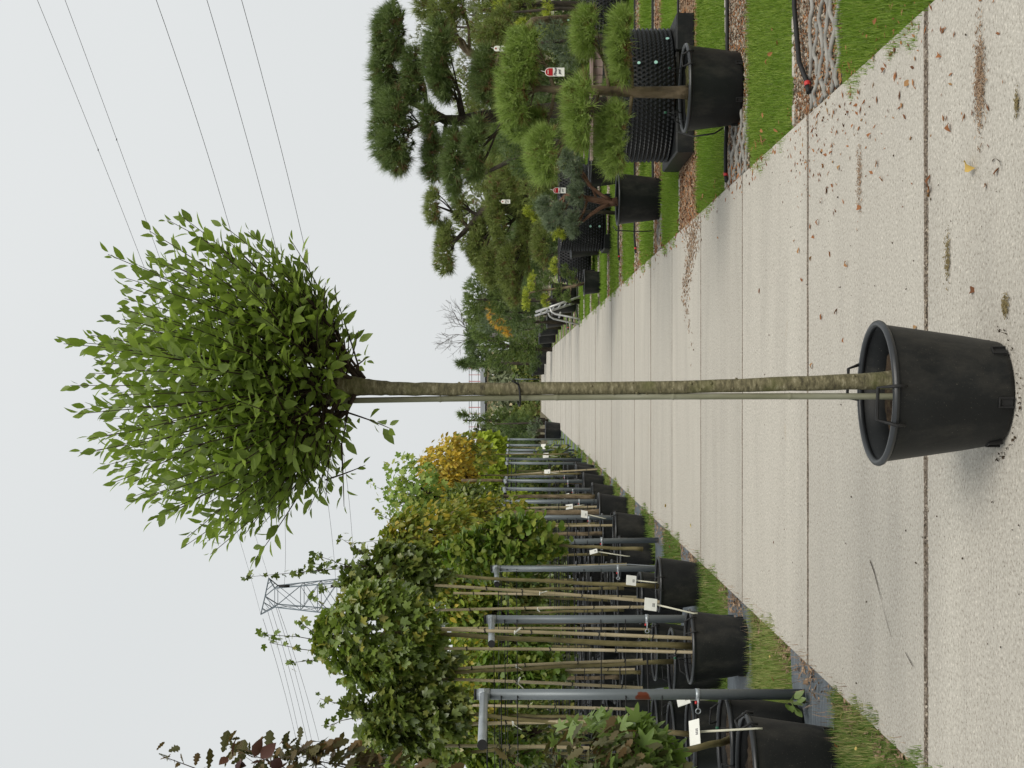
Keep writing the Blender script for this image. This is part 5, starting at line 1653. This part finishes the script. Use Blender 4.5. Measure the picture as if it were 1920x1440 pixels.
# timber planter seen through the front pine
tpz = PX(1130, 190, 16.9)
root = empty('timber_planter', (tpz.x, 16.9, 0), 'pinkish timber planter box glimpsed behind the front pine', 'planter')
for i in range(14):
    MB().box((tpz.x - .62 + i * .098, 16.9, .32), (.088, .03, .62), None, .004).build('plank', M['wood'], root, True)
for sx in (-.68, .0, .68):
    MB().box((tpz.x + sx, 16.86, .3), (.09, .04, .6), None, .004).build('post', M['plastic'], root, True)
MB().box((tpz.x, 16.88, .65), (1.42, .09, .04), None, .004).build('top_rail', M['wood'], root, True)

# dark pots far along the right bed
for i, (x, y, d, R, H, lab) in enumerate([(1052, 592, 45, .40, .5, 'dark pot under the stepladder'), (1030, 612, 50, .36, .62, 'dark pot beyond the stepladder, nearest of three'),
                                          (1030, 628, 53, .36, .6, 'dark pot beyond the stepladder, middle of three'), (1025, 640, 58, .4, .6, 'dark pot beyond the stepladder, farthest of three'),
                                          (1060, 560, 36, .42, .6, 'dark pot behind the yellow conifer'), (1020, 668, 66, .45, .7, 'dark pot at the far right end of the road'), (1018, 690, 70, .4, .6, 'last dark pot before the road end on the right'),
                                          (1035, 808, 47, .33, .5, 'dark pot at the far left end of the posts'), (1105, 310, 21, .34, .45, 'black pot on the lawn behind the small blue pine'),
                                          (1105, 450, 26.5, .35, .5, 'black pot behind the dimpled container by the blue pine')]):
    p_ = make_pot(R, R * .8, H, H - .06, notch=False, handles=d < 55, n=24)
    p_.location = (PX(x, y, d).x, d, -.01)
    tag(p_, lab, 'plant pot')

# ------------------------------------------------------------------ stepladder
dl = 33.0
root = empty('stepladder', PX(1090, 590, dl), 'aluminium A-frame stepladder standing on the lawn beside the yellow conifer', 'stepladder')
def seg(a, b, r, name, m='alu'):
    MB().tube([a, b], r, 8).build(name, M[m], root, True)
fa, fb = PX(1088, 556, dl - .2), PX(1078, 568, dl + .5)
ta, tb = PX(1004, 585, dl - .05), PX(1003, 592, dl + .35)
seg(fa, ta, .027, 'rail'); seg(fb, tb, .027, 'rail')
for i in range(1, 7):
    t = i / 7
    seg(fa.lerp(ta, t), fb.lerp(tb, t), .018, 'rung')
ha, hb = fa.lerp(ta, .68), fb.lerp(tb, .68)
ga, gb = PX(1088, 598, dl - .25), PX(1088, 609, dl + .45)
for a, b, s_ in ((ha, ga, 0), (hb, gb, 1)):
    mid = a.lerp(b, .22) + Vector((-.10, 0, .03))
    MB().tube([a, a.lerp(mid, .5) + Vector((-.03, 0, .02)), mid, mid.lerp(b, .5), b], .022, 8).build('support_leg', M['alu'], root, True)
seg(ha.lerp(ga, .35) + Vector((-.03, 0, 0)), hb.lerp(gb, .35) + Vector((-.03, 0, 0)), .02, 'cross_brace')
seg(ga, gb, .014, 'foot_bar')

# ------------------------------------------------------------------ irrigation hoses and wavy ground grid
for i, (a, b, lab) in enumerate([((7.95, 1.62, 7.60), 4.0, 'black irrigation hose with red connector nearest the camera on the gravel'), ((10.42, 1.56, 10.5), 4.5, 'black irrigation hose with red connector beside the front pine pot'),
                                 ((15.95, 2.0, 15.7), 6.5, 'black irrigation hose with red connector beside the blue pine pot'), ((18.3, 1.75, 18.2), 6.5, 'black irrigation hose beyond the blue pine pot'), ((21.1, 1.9, 21.0), 7, 'black irrigation hose beside the dimpled containers'),
                                 ((13.5, 2.25, 12.75), 5.5, 'black irrigation hose lying on the bark mulch'), ((34.5, 1.6, 34.2), 9, 'far irrigation hose behind the stepladder'), ((37.4, 1.6, 36.9), 9, 'farther irrigation hose beyond the stepladder'), ((40.4, 1.6, 40), 9, 'farthest irrigation hose on the right lawn')]):
    d0, x0, d1 = a
    root = empty('irrigation_hose', (x0, d1, 0), lab, 'hose', 'irrigation hoses on the right')
    r = .014 if i < 3 else .012 * max(1, d0 / 22)
    pts = [(b, d0 + .02, .008), ((b + x0) / 2 + .2, d0 + .03, .01), (x0 + .5, d0, .012), (x0 + .15, (d0 + d1) / 2, .02), (x0, d1, .012)]
    MB().tube(pts, r, 8).build('tube', M['rubber'], root, True)
    MB().tube([(x0 + .006, d1 + .002, .012), (x0 - .018, d1 - .007, .012)], r * 1.2, 10).build('connector', M['red_plastic'], root, True)
    MB().tube([(x0 - .018, d1 - .007, .012), (x0 - .06, d1 - .03, .01)], r * 1.1, 8).build('end_plug', M['rubber'], root, True)
for i, (a, b, x0, x1, nrow, lab) in enumerate([(6.98, 7.62, 1.47, 2.3, 6, 'pale grey wavy ground grid at the road edge nearest the camera'), (9.7, 10.42, 1.46, 2.1, 7, 'pale grey wavy ground grid in the gravel in front of the front pine pot'),
                                            (15.2, 15.6, 1.46, 2.2, 4, 'pale grey wavy ground grid in the mulch near the blue pine pot')]):
    mb = MB(); rs_ = RS(i)
    for q in range(nrow):
        yb = a + (b - a) * q / (nrow - 1); ph = math.pi * (q % 2)
        n = 26
        xe = x1 - rs_.rand() * .4
        pts = [(x0 + (xe - x0) * t / n, yb + .042 * math.sin(t / n * (xe - x0) / .24 * 6.283 + ph) + rs_.normal() * .004, -.012 + .004 * math.sin(t * .9 + q) + rs_.normal() * .002) for t in range(n + 1)]
        mb.tube(pts, .0125, 6)
    tag(mb.build('ground_grid', M['grid']), lab, 'ground grid')
# feed tubes at the pots
for i, (pts, lab) in enumerate([([PX(1268, 246, 9.95), PX(1300, 256, 9.8), PX(1340, 250, 9.8), PX(1355, 240, 10.4)], 'thin black feed tube looping from the rim of the front pine pot'),
                                ([PX(1150, 425, 15.3), PX(1155, 432, 15.1), PX(1200, 434, 15.3), PX(1222, 433, 15.9)], 'thin black feed tube hanging beside the blue pine pot')]):
    tag(MB().tube(pts, .006, 6).build('feed_tube', M['rubber']), lab, 'tube')

for i, (x, y, sx, sy, n_, m, nm, lab, ct) in enumerate([
        (1838, 150, .17, .055, 900, 'chip', 'straw_patch', 'tan straw-like debris patch on the concrete at the right front', 'debris'),
        (1612, 330, .16, .05, 260, 'chip', 'straw_patch', 'faint tan debris streak on the concrete beside the gravel end', 'debris'),
        (1778, 482, .09, .03, 200, 'dry_moss', 'moss_patch', 'mossy streak on the concrete right of the lone pot', 'moss'),
        (1886, 572, .035, .03, 150, 'dry_moss', 'moss_tuft', 'small moss tuft on the concrete beside the lone pot', 'moss'),
        (1908, 195, .04, .02, 110, 'dry_moss', 'moss_tuft', 'small moss tuft at the right front corner of the concrete', 'moss')]):
    d = CH * F / (x - 960); rs_ = RS(950 + i)
    P_ = np.stack([(720 - y) * d / F + rs_.normal(size=n_) * sx * .5, d + rs_.normal(size=n_) * sy * .5, np.full(n_, .004)], 1)
    an = rs_.rand(n_) * 6.283
    R_l = frames(np.stack([np.cos(an), np.sin(an), rs_.normal(size=n_) * .3], 1), np.array([0, 0, 1.]) + rs_.normal(size=(n_, 3)) * .4)
    V, Fc, rn = place(OCT_V * np.array([.3, 1, .3]), OCT_F, R_l, .004 + .006 * rs_.rand(n_), P_, rs_.rand(n_))
    tag(link(nm, np_mesh(nm, V, Fc, M[m], False, rn)), lab, ct, kind='stuff')
# ------------------------------------------------------------------ fallen leaves on road and lawn
rs_ = RS(90)
leaf_specs = [(1832, 315, .085, 'yellow_leaf', 'large pale yellow fallen leaf on the concrete at the right front', 'ovate'), (1852, 350, .03, 'dead_leaf', None, 'broad'),
              (1249, 947, .08, 'yellow_leaf', 'orange fallen leaf on the road left of the lone stem', 'ovate'), (1452, 1018, .03, 'dead_leaf', None, 'broad'), (1296, 990, .05, 'yellow_leaf', 'pale yellow leaf at the left road edge near the third post', 'ovate')]
spots = [(1450, 56), (1490, 85), (1700, 160), (1744, 355), (1770, 215), (1558, 290), (1540, 283), (1613, 175), (1523, 210), (1660, 128), (1694, 197), (1742, 345), (1525, 440), (1540, 380), (1577, 195), (1588, 215),
         (1425, 540), (1500, 475), (1520, 490), (1645, 300), (1655, 330), (1573, 320), (1560, 345), (1611, 390), (1780, 230), (1825, 205), (1870, 330), (1820, 545), (1580, 640), (1569, 590), (1524, 680), (1520, 430), (1545, 310), (1720, 612), (1745, 360),
         (1490, 455), (1535, 410), (1550, 365), (1600, 240), (1630, 260), (1680, 90), (1640, 110), (1760, 100), (1565, 215), (1533, 250), (1512, 300), (1556, 470), (1505, 520), (1590, 500), (1540, 600)]
for i, (x, y) in enumerate(spots): leaf_specs.append((x, y, rs_.uniform(.024, .046), 'dead_leaf', None, 'broad'))
proto = {}
for i, (x, y, s, m, lab, tm) in enumerate(leaf_specs):
    key = (m, tm, i % 3)
    if key not in proto:
        tv, tf = T[tm]
        tv = tv.copy(); tv[:, 2] += .25 * np.abs(tv[:, 0]) + .12 * np.sin(tv[:, 1] * 5 + i)
        proto[key] = np_mesh('fallen_leaf', tv, tf, M[m], True, [(i * .37) % 1] * len(tv))
    d = CH * F / (x - 960)
    o = link('fallen_leaf', proto[key])
    o.location = ((720 - y) * d / F, d, .006); o.scale = (s,) * 3
    o.rotation_euler = (rs_.normal() * .2, rs_.normal() * .2, rs_.uniform(0, 6.28))
    if not lab:
        sl = int((d - 3.32) / 2.165)
        X_ = o.location.x
        where = 'by the gravel bed' if X_ > 1.0 else ('right of centre' if X_ > .45 else 'near the road centre')
        lab = f'{"larger" if s > .036 else "small"} brown leaf on the {ORD[sl]} slab from the camera, {where}'
    tag(o, lab, 'fallen leaf', 'fallen leaves on the road')
for i, (x, y) in enumerate([(1460, 85), (1443, 103), (1431, 305), (1432, 210), (1455, 240), (1440, 122), (1648, 35), (1430, 243)]):
    d = (CH - .02) * F / (x - 960)
    o = link('fallen_leaf', proto[('dead_leaf', 'broad', i % 3)] if ('dead_leaf', 'broad', i % 3) in proto else list(proto.values())[0])
    o.location = ((720 - y) * d / F, d, .03); o.scale = (rs_.uniform(.035, .05),) * 3
    o.rotation_euler = (rs_.normal() * .3, rs_.normal() * .3, rs_.uniform(0, 6.28))
    tag(o, 'brown fallen leaf lying on the mown strips of the right lawn', 'fallen leaf', 'fallen leaves on the right lawn')
for i, (x, y) in enumerate([(1585, 1350), (1572, 1392), (1610, 1405), (1450, 1268), (1448, 1230), (1258, 1022), (1268, 1042), (1250, 1080), (1240, 1045)]):
    d = (CH - .02) * F / (x - 960)
    o = link('fallen_leaf', list(proto.values())[i % len(proto)])
    o.location = ((720 - y) * d / F, d, .035); o.scale = (rs_.uniform(.03, .045),) * 3
    o.rotation_euler = (rs_.normal() * .3, rs_.normal() * .3, rs_.uniform(0, 6.28))
    tag(o, 'fallen leaf lying in the grass left of the road', 'fallen leaf', 'fallen leaves in the left grass')

# ------------------------------------------------------------------ beyond the road end
far = [
    # label, x, y, d, hx, hy, mat, n, size, name
    ('green and yellow shrubs across the end of the road, left part', 985, 770, 84, 30, 30, 'shrub_green', 700, .28),
    ('dull green shrub across the end of the road, middle part', 985, 730, 88, 34, 34, 'shrub_dull', 700, .3),
    ('green shrub across the end of the road, right part', 990, 690, 86, 28, 28, 'shrub_green', 600, .3),
    ('tall greyish tree mass beyond the end of the road', 955, 745, 110, 45, 60, 'shrub_dull', 900, .45),
    ('greyish tree beyond the road end right of the stem', 950, 700, 112, 40, 40, 'shrub_dull', 700, .45),
    ('grey-green feathery tree left of the weeping conifer', 935, 820, 70, 48, 26, 'shrub_dull', 700, .3),
    ('dull green tree far left behind the golden tree', 930, 880, 80, 45, 50, 'shrub_dull', 700, .35),
    ('dull green tree far left behind the rows', 930, 980, 85, 48, 70, 'shrub_green', 800, .4),
    ('dull green tree far left behind the maples', 930, 1110, 85, 50, 80, 'shrub_green', 800, .4),
    ('dull green tree far left behind the nearest post', 930, 1260, 85, 50, 90, 'shrub_dull', 800, .4),
    ('dull green tree at the far left edge', 930, 1410, 85, 50, 90, 'shrub_green', 800, .4),
    ('dull green tree far right behind the orange conifer', 925, 590, 90, 48, 50, 'shrub_dull', 800, .4),
    ('dull green tree far right behind the olive pine', 925, 480, 90, 50, 80, 'shrub_dull', 800, .4),
    ('dull green tree far right behind the tall pine', 925, 330, 90, 50, 90, 'shrub_dull', 800, .4),
    ('dull green tree far right behind the front pine', 925, 170, 90, 50, 90, 'shrub_dull', 800, .4),
    ('dull green tree at the far right edge', 925, 20, 90, 50, 90, 'shrub_dull', 800, .4),
]
for i, (lab, x, y, d, hx, hy, m, n, s) in enumerate(far):
    C = PX(x, y, d)
    root = empty('far_tree' if i > 2 else 'far_shrub', (C.x, d, 0), lab, 'tree' if i > 2 else 'shrub', 'trees beyond the nursery')
    MB().tube([(C.x, d, -.05), (C.x + .1, d, C.z)], [.14, .06], 8).build('trunk', M['pine_bark_dark'], root, True)
    leafy_crown(root, (C.x, d, max(C.z - .4, .4)), (hy * d / F, hy * d / F * .6, hx * d / F + .4), n * 2, s, 'broad', M[m], 400 + i, clusters=60, shell=.4, spread=.24, lump=.2, twigs=0)
conifer('weeping columnar conifer left of the stem with drooping tip', 1010, 790, 62, [(930, 788, 40, 12), (965, 795, 36, 18), (890, 782, 24, 7), (868, 776, 10, 4), (945, 775, 30, 9), (985, 790, 24, 20)], 'needle_mid', 301, spacing=.15, length=.26, width=.025, trunk_r=.1)
conifer('bushy dark green conifer at the far left road end', 1030, 808, 52, [(960, 800, 22, 18), (975, 815, 24, 20), (985, 795, 18, 14), (955, 822, 18, 14)], 'needle_deep', 302, spacing=.12, length=.15, width=.02, trunk_r=.08)
conifer('silvery blue conifer beside the far left pot', 1035, 795, 50, [(1008, 795, 14, 10), (1000, 806, 12, 10), (928, 815, 14, 10)], 'needle_blue', 303, spacing=.11, length=.14, width=.02, trunk_r=.05)
conifer('yellowish green shrub at the left end of the road', 1035, 785, 68, [(990, 778, 20, 14), (1000, 765, 14, 10)], 'needle_olive', 304, spacing=.16, length=.2, width=.03, trunk_r=.04, name='far_shrub', cat='shrub')
conifer('dark conifer deep behind the far left posts', 1040, 850, 58, [(985, 850, 34, 36), (975, 900, 34, 40), (990, 960, 30, 40), (960, 880, 24, 34)], 'needle_deep', 305, spacing=.15, length=.2, width=.025, trunk_r=.1)

low = [('left', 900, 34, 'shrub_green'), ('left', 985, 33, 'shrub_dull'), ('left', 1075, 32, 'maple_dark'), ('left', 1165, 33, 'shrub_green'), ('left', 1255, 32, 'maple_dark'), ('left', 1345, 33, 'shrub_green'), ('left', 1430, 32, 'shrub_dull'),
       ('right', 470, 37, 'needle_deep'), ('right', 390, 34, 'needle_mid'), ('right', 310, 31, 'needle_deep'), ('right', 235, 28, 'needle_mid'), ('right', 160, 27, 'needle_deep'), ('right', 90, 27, 'needle_olive'), ('right', 15, 28, 'needle_deep')]
cnt = {'left': 0, 'right': 0}
for i, (sd, y, d, m) in enumerate(low):
    w = 62 * d / F; hh = 1.05 if sd == 'right' else .85
    c = PX(960, y, d); zc_ = hh * .85
    lab = f'low dark shrub behind the {sd} rows, {ORD[cnt[sd]]} from the road'; cnt[sd] += 1
    root = empty('low_shrub', (c.x, d, 0), lab, 'shrub', 'low shrubs behind the rows')
    MB().tube([(c.x, d, -.05), (c.x, d, zc_)], [.05, .03], 6).build('trunk', M['pine_bark_dark'], root, True)
    if sd == 'left':
        leafy_crown(root, (c.x, d, zc_), (w, w * .7, hh), 1500, .15, 'broad', M[m], 600 + i, clusters=60, shell=.3, spread=.25, lump=.15, twigs=0)
    else:
        V, Fc, rn = tufts((c.x, d, zc_), (w, w * .8, hh), RS(600 + i), .09, .14, .016, 10, .7, -.95, .2)
        tag(link('foliage', np_mesh('foliage', V, Fc, M[m], False, rn), root, True), kind='stuff')
# bare tree right of the pylon side, in front of the sky
root = empty('bare_tree', (PX(880, 625, 75).x, 75, 0), 'leafless grey tree spreading its twigs over the far conifers', 'tree')
base = PX(880, 628, 75); b0 = Vector((base.x, 75, 0))
MB().tube([b0, base], [.14, .1], 8).build('trunk', M['grey_twig'], root, True)
rs_ = RS(4)
mb = MB()


def grow(p, d, L, r, lev):
    e = p + d * L
    mid = p.lerp(e, .5) + Vector(rs_.normal(size=3) * L * .06)
    mb.tube([p, mid, e], [r, r * .85, r * .6], 5, False)
    if lev == 0: return
    for q in range(3):
        nd = (d + Vector(rs_.normal(size=3)) * .55 + Vector((0, 0, .05))).normalized()
        grow(p.lerp(e, rs_.uniform(.5, 1)), nd, L * rs_.uniform(.55, .8), max(r * .6, .007), lev - 1)


for q in range(5):
    grow(base - Vector((0, 0, .3)), Vector((rs_.normal() * .8, rs_.normal() * .4, 1)).normalized(), 1.05, .026, 3)
mb.build('twigs', M['grey_twig'], root, True)

# thin signpost at the road end
sp_ = PX(1015, 711, 78)
root = empty('thin_post', (sp_.x, 78, 0), 'thin grey post at the end of the road beside the stem', 'post')
MB().tube([(sp_.x, 78, 0), PX(966, 711, 78)], .03, 6).build('tube', M['galv'], root, True)

# far building with roof railing
db = 135.0
bx0, bx1 = PX(890, 865, db).x, PX(890, 650, db).x
zt = PX(903, 700, db).z
zr = PX(880, 700, db).z
root = empty('far_building', ((bx0 + bx1) / 2, db, 0), 'low pale yellow building with a red railed roof terrace beyond the trees', 'building')
M['render'] = mat_noise('yellow_render', [(.3, (.5, .42, .25)), (.7, (.56, .48, .3))], 1, .9, 0)
M['greyroof'] = mat_noise('grey_roof_slab', [(.3, (.25, .27, .29)), (.7, (.32, .34, .36))], 1, .8, 0)
M['redpaint'] = mat_noise('faded_red_paint', [(.3, (.38, .16, .16)), (.7, (.45, .2, .2))], 1, .7, 0)
M['whitepanel'] = mat_noise('white_panel', [(.3, (.6, .61, .62)), (.7, (.66, .67, .68))], 1, .7, 0)
MB().box(((bx0 + bx1) / 2, db + 4, zt / 2 - .25), (bx1 - bx0 - 1, 8, zt - .5)).build('wall', M['render'], root, True)
MB().box(((bx0 + bx1) / 2, db + 4, zt - .12), (bx1 - bx0, 9, .45)).build('roof_slab', M['greyroof'], root, True)
for i in range(int((bx1 - bx0) / .62)):
    X = bx0 + .2 + i * .62
    MB().box((X, db - .3, (zt + zr) / 2 + .05), (.06 if i % 2 else .09, .08, zr - zt)).build('railing_post', M['redpaint'], root, True)
for zz in (zr, (zt + zr) / 2 + .35, zt + .3):
    MB().box(((bx0 + bx1) / 2, db - .3, zz), (bx1 - bx0, .05, .05)).build('rail', M['galv'], root, True)
for i in range(3):
    MB().box((bx1 - 2.2 - i * 2.4, db - .02, zt - 1.6), (1.1, .08, 1.2)).build('window', M['whitepanel'], root, True)

# ------------------------------------------------------------------ power pylon and lines
dp = 150.0
pyl = PX(1300, 1118, dp)
root = empty('power_pylon', (pyl.x, dp, 0), 'tall grey lattice power pylon rising behind the maples', 'pylon')
t1, t2 = PX(504, 1084, dp - 1), PX(489, 1152, dp + 1)
zt_ = PX(518, 1118, dp).z
cx_, cy_ = pyl.x, dp
wt, wb = 1.0, 3.6
def corner(sx, sy, z):
    t = z / zt_
    h = wb + (wt - wb) * t
    return Vector((cx_ + sx * h, cy_ + sy * h, z))
for sx in (-1, 1):
    for sy in (-1, 1):
        MB().tube([corner(sx, sy, 0), corner(sx, sy, zt_)], .065, 6).build('leg', M['pylon'], root, True)
mb = MB()
zs = [0]
while zs[-1] < zt_ - 1.2:
    zs.append(zs[-1] + (wb + (wt - wb) * zs[-1] / zt_) * 1.25)
zs[-1] = zt_
for z0, z1 in zip(zs[:-1], zs[1:]):
    for (s0, s1) in (((-1, -1), (1, -1)), ((1, -1), (1, 1)), ((1, 1), (-1, 1)), ((-1, 1), (-1, -1))):
        mb.tube([corner(*s0, z0), corner(*s1, z1)], .03, 4, False)
        mb.tube([corner(*s1, z0), corner(*s0, z1)], .03, 4, False)
        mb.tube([corner(*s0, z1), corner(*s1, z1)], .035, 4, False)
mb.build('lattice', M['pylon'], root, True)
mb = MB()
apex = Vector((cx_, cy_, PX(497, 1118, dp).z))
for t_ in (t1, t2):
    for sy in (-1, 1):
        sx = 1 if t_.x > cx_ else -1
        mb.tube([corner(sx, sy, zt_), t_], .07, 4, False)
    mb.tube([apex, t_], .07, 4, False)
    for q in (.33, .66):
        mb.tube([corner(1 if t_.x > cx_ else -1, -1, zt_).lerp(t_, q), apex.lerp(t_, q)], .045, 4, False)
        mb.tube([corner(1 if t_.x > cx_ else -1, 1, zt_).lerp(t_, q), apex.lerp(t_, q)], .045, 4, False)
for sx in (-1, 1):
    for sy in (-1, 1):
        mb.tube([corner(sx, sy, zt_), apex], .06, 4, False)
mb.build('cross_arm', M['pylon'], root, True)
attach = [t2, t1, PX(533, 1100, dp), PX(630, 1098, dp), PX(664, 1096, dp)]
for i, (x, y) in enumerate(((533, 1099), (630, 1099), (664, 1096), (652, 1092))):
    p = PX(x, y, dp - 2.5)
    MB().tube([p + Vector((0, 0, .55)), p - Vector((0, 0, .55))], .14, 8).build('insulator', M['rubber'], root, True)
wires = [((70, 0), (262, 480), attach[0]), ((122, 0), (288, 440), attach[1]), ((293, 0), (430, 410), attach[2]), ((388, 0), (525, 480), attach[3]), ((453, 0), (570, 470), attach[4])]
for i, (p0, pm, B) in enumerate(wires):
    # the span passes overhead on the right, nearer to the camera than the pylon
    A = PX(*p0, 70.0)
    d_ = (A - B)
    # sag chosen so that the hanging line passes the measured point
    best = None
    for s_ in np.linspace(0, 6, 61):
        for t in np.linspace(.2, .8, 25):
            q = B + d_ * t - Vector((0, 0, s_ * 4 * t * (1 - t)))
            px = 960 - (q.z - CH) * F / q.y; py = 720 - q.x * F / q.y
            e = abs(px - pm[0]) + abs(py - pm[1])
            if best is None or e < best[0]: best = (e, s_)
    s_ = best[1]
    pts = []
    for q in range(41):
        t = q / 40 * 1.45
        pts.append(B + d_ * t - Vector((0, 0, s_ * 4 * t * (1 - t))))
    w_ = MB().tube(pts, .016 if i > 1 else .013, 5, False).build('power_line', M['cable'])
    tag(w_, f'overhead power line across the sky right of the pylon, {ORD[i]} from the top', 'power line', 'overhead power lines')
    if i < 2:
        for q in range(5):
            t = .42 + q * .15
            p = B + d_ * t - Vector((0, 0, s_ * 4 * t * (1 - t)))
            MB().tube([p + Vector((-.06, 0, 0)), p + Vector((.06, 0, 0))], .03, 6).build('spacer', M['cable'], w_)
for i, (a, b) in enumerate([((493, 1160), (543, 1400)), ((500, 1140), (550, 1398)), ((505, 1130), (562, 1395)), ((518, 1140), (570, 1392)), ((520, 1135), (582, 1385))]):
    A = PX(*a, dp + .5); B = PX(*b, 175)
    pts = [A + (B - A) * (q / 20 * 2.2) - Vector((0, 0, 4 * 1.0 * (q / 20) * (1 - q / 20))) for q in range(21)]
    tag(MB().tube(pts, .022, 5, False).build('power_line', M['cable']), f'power line left of the pylon, {ORD[i]} from the top', 'power line', 'overhead power lines')
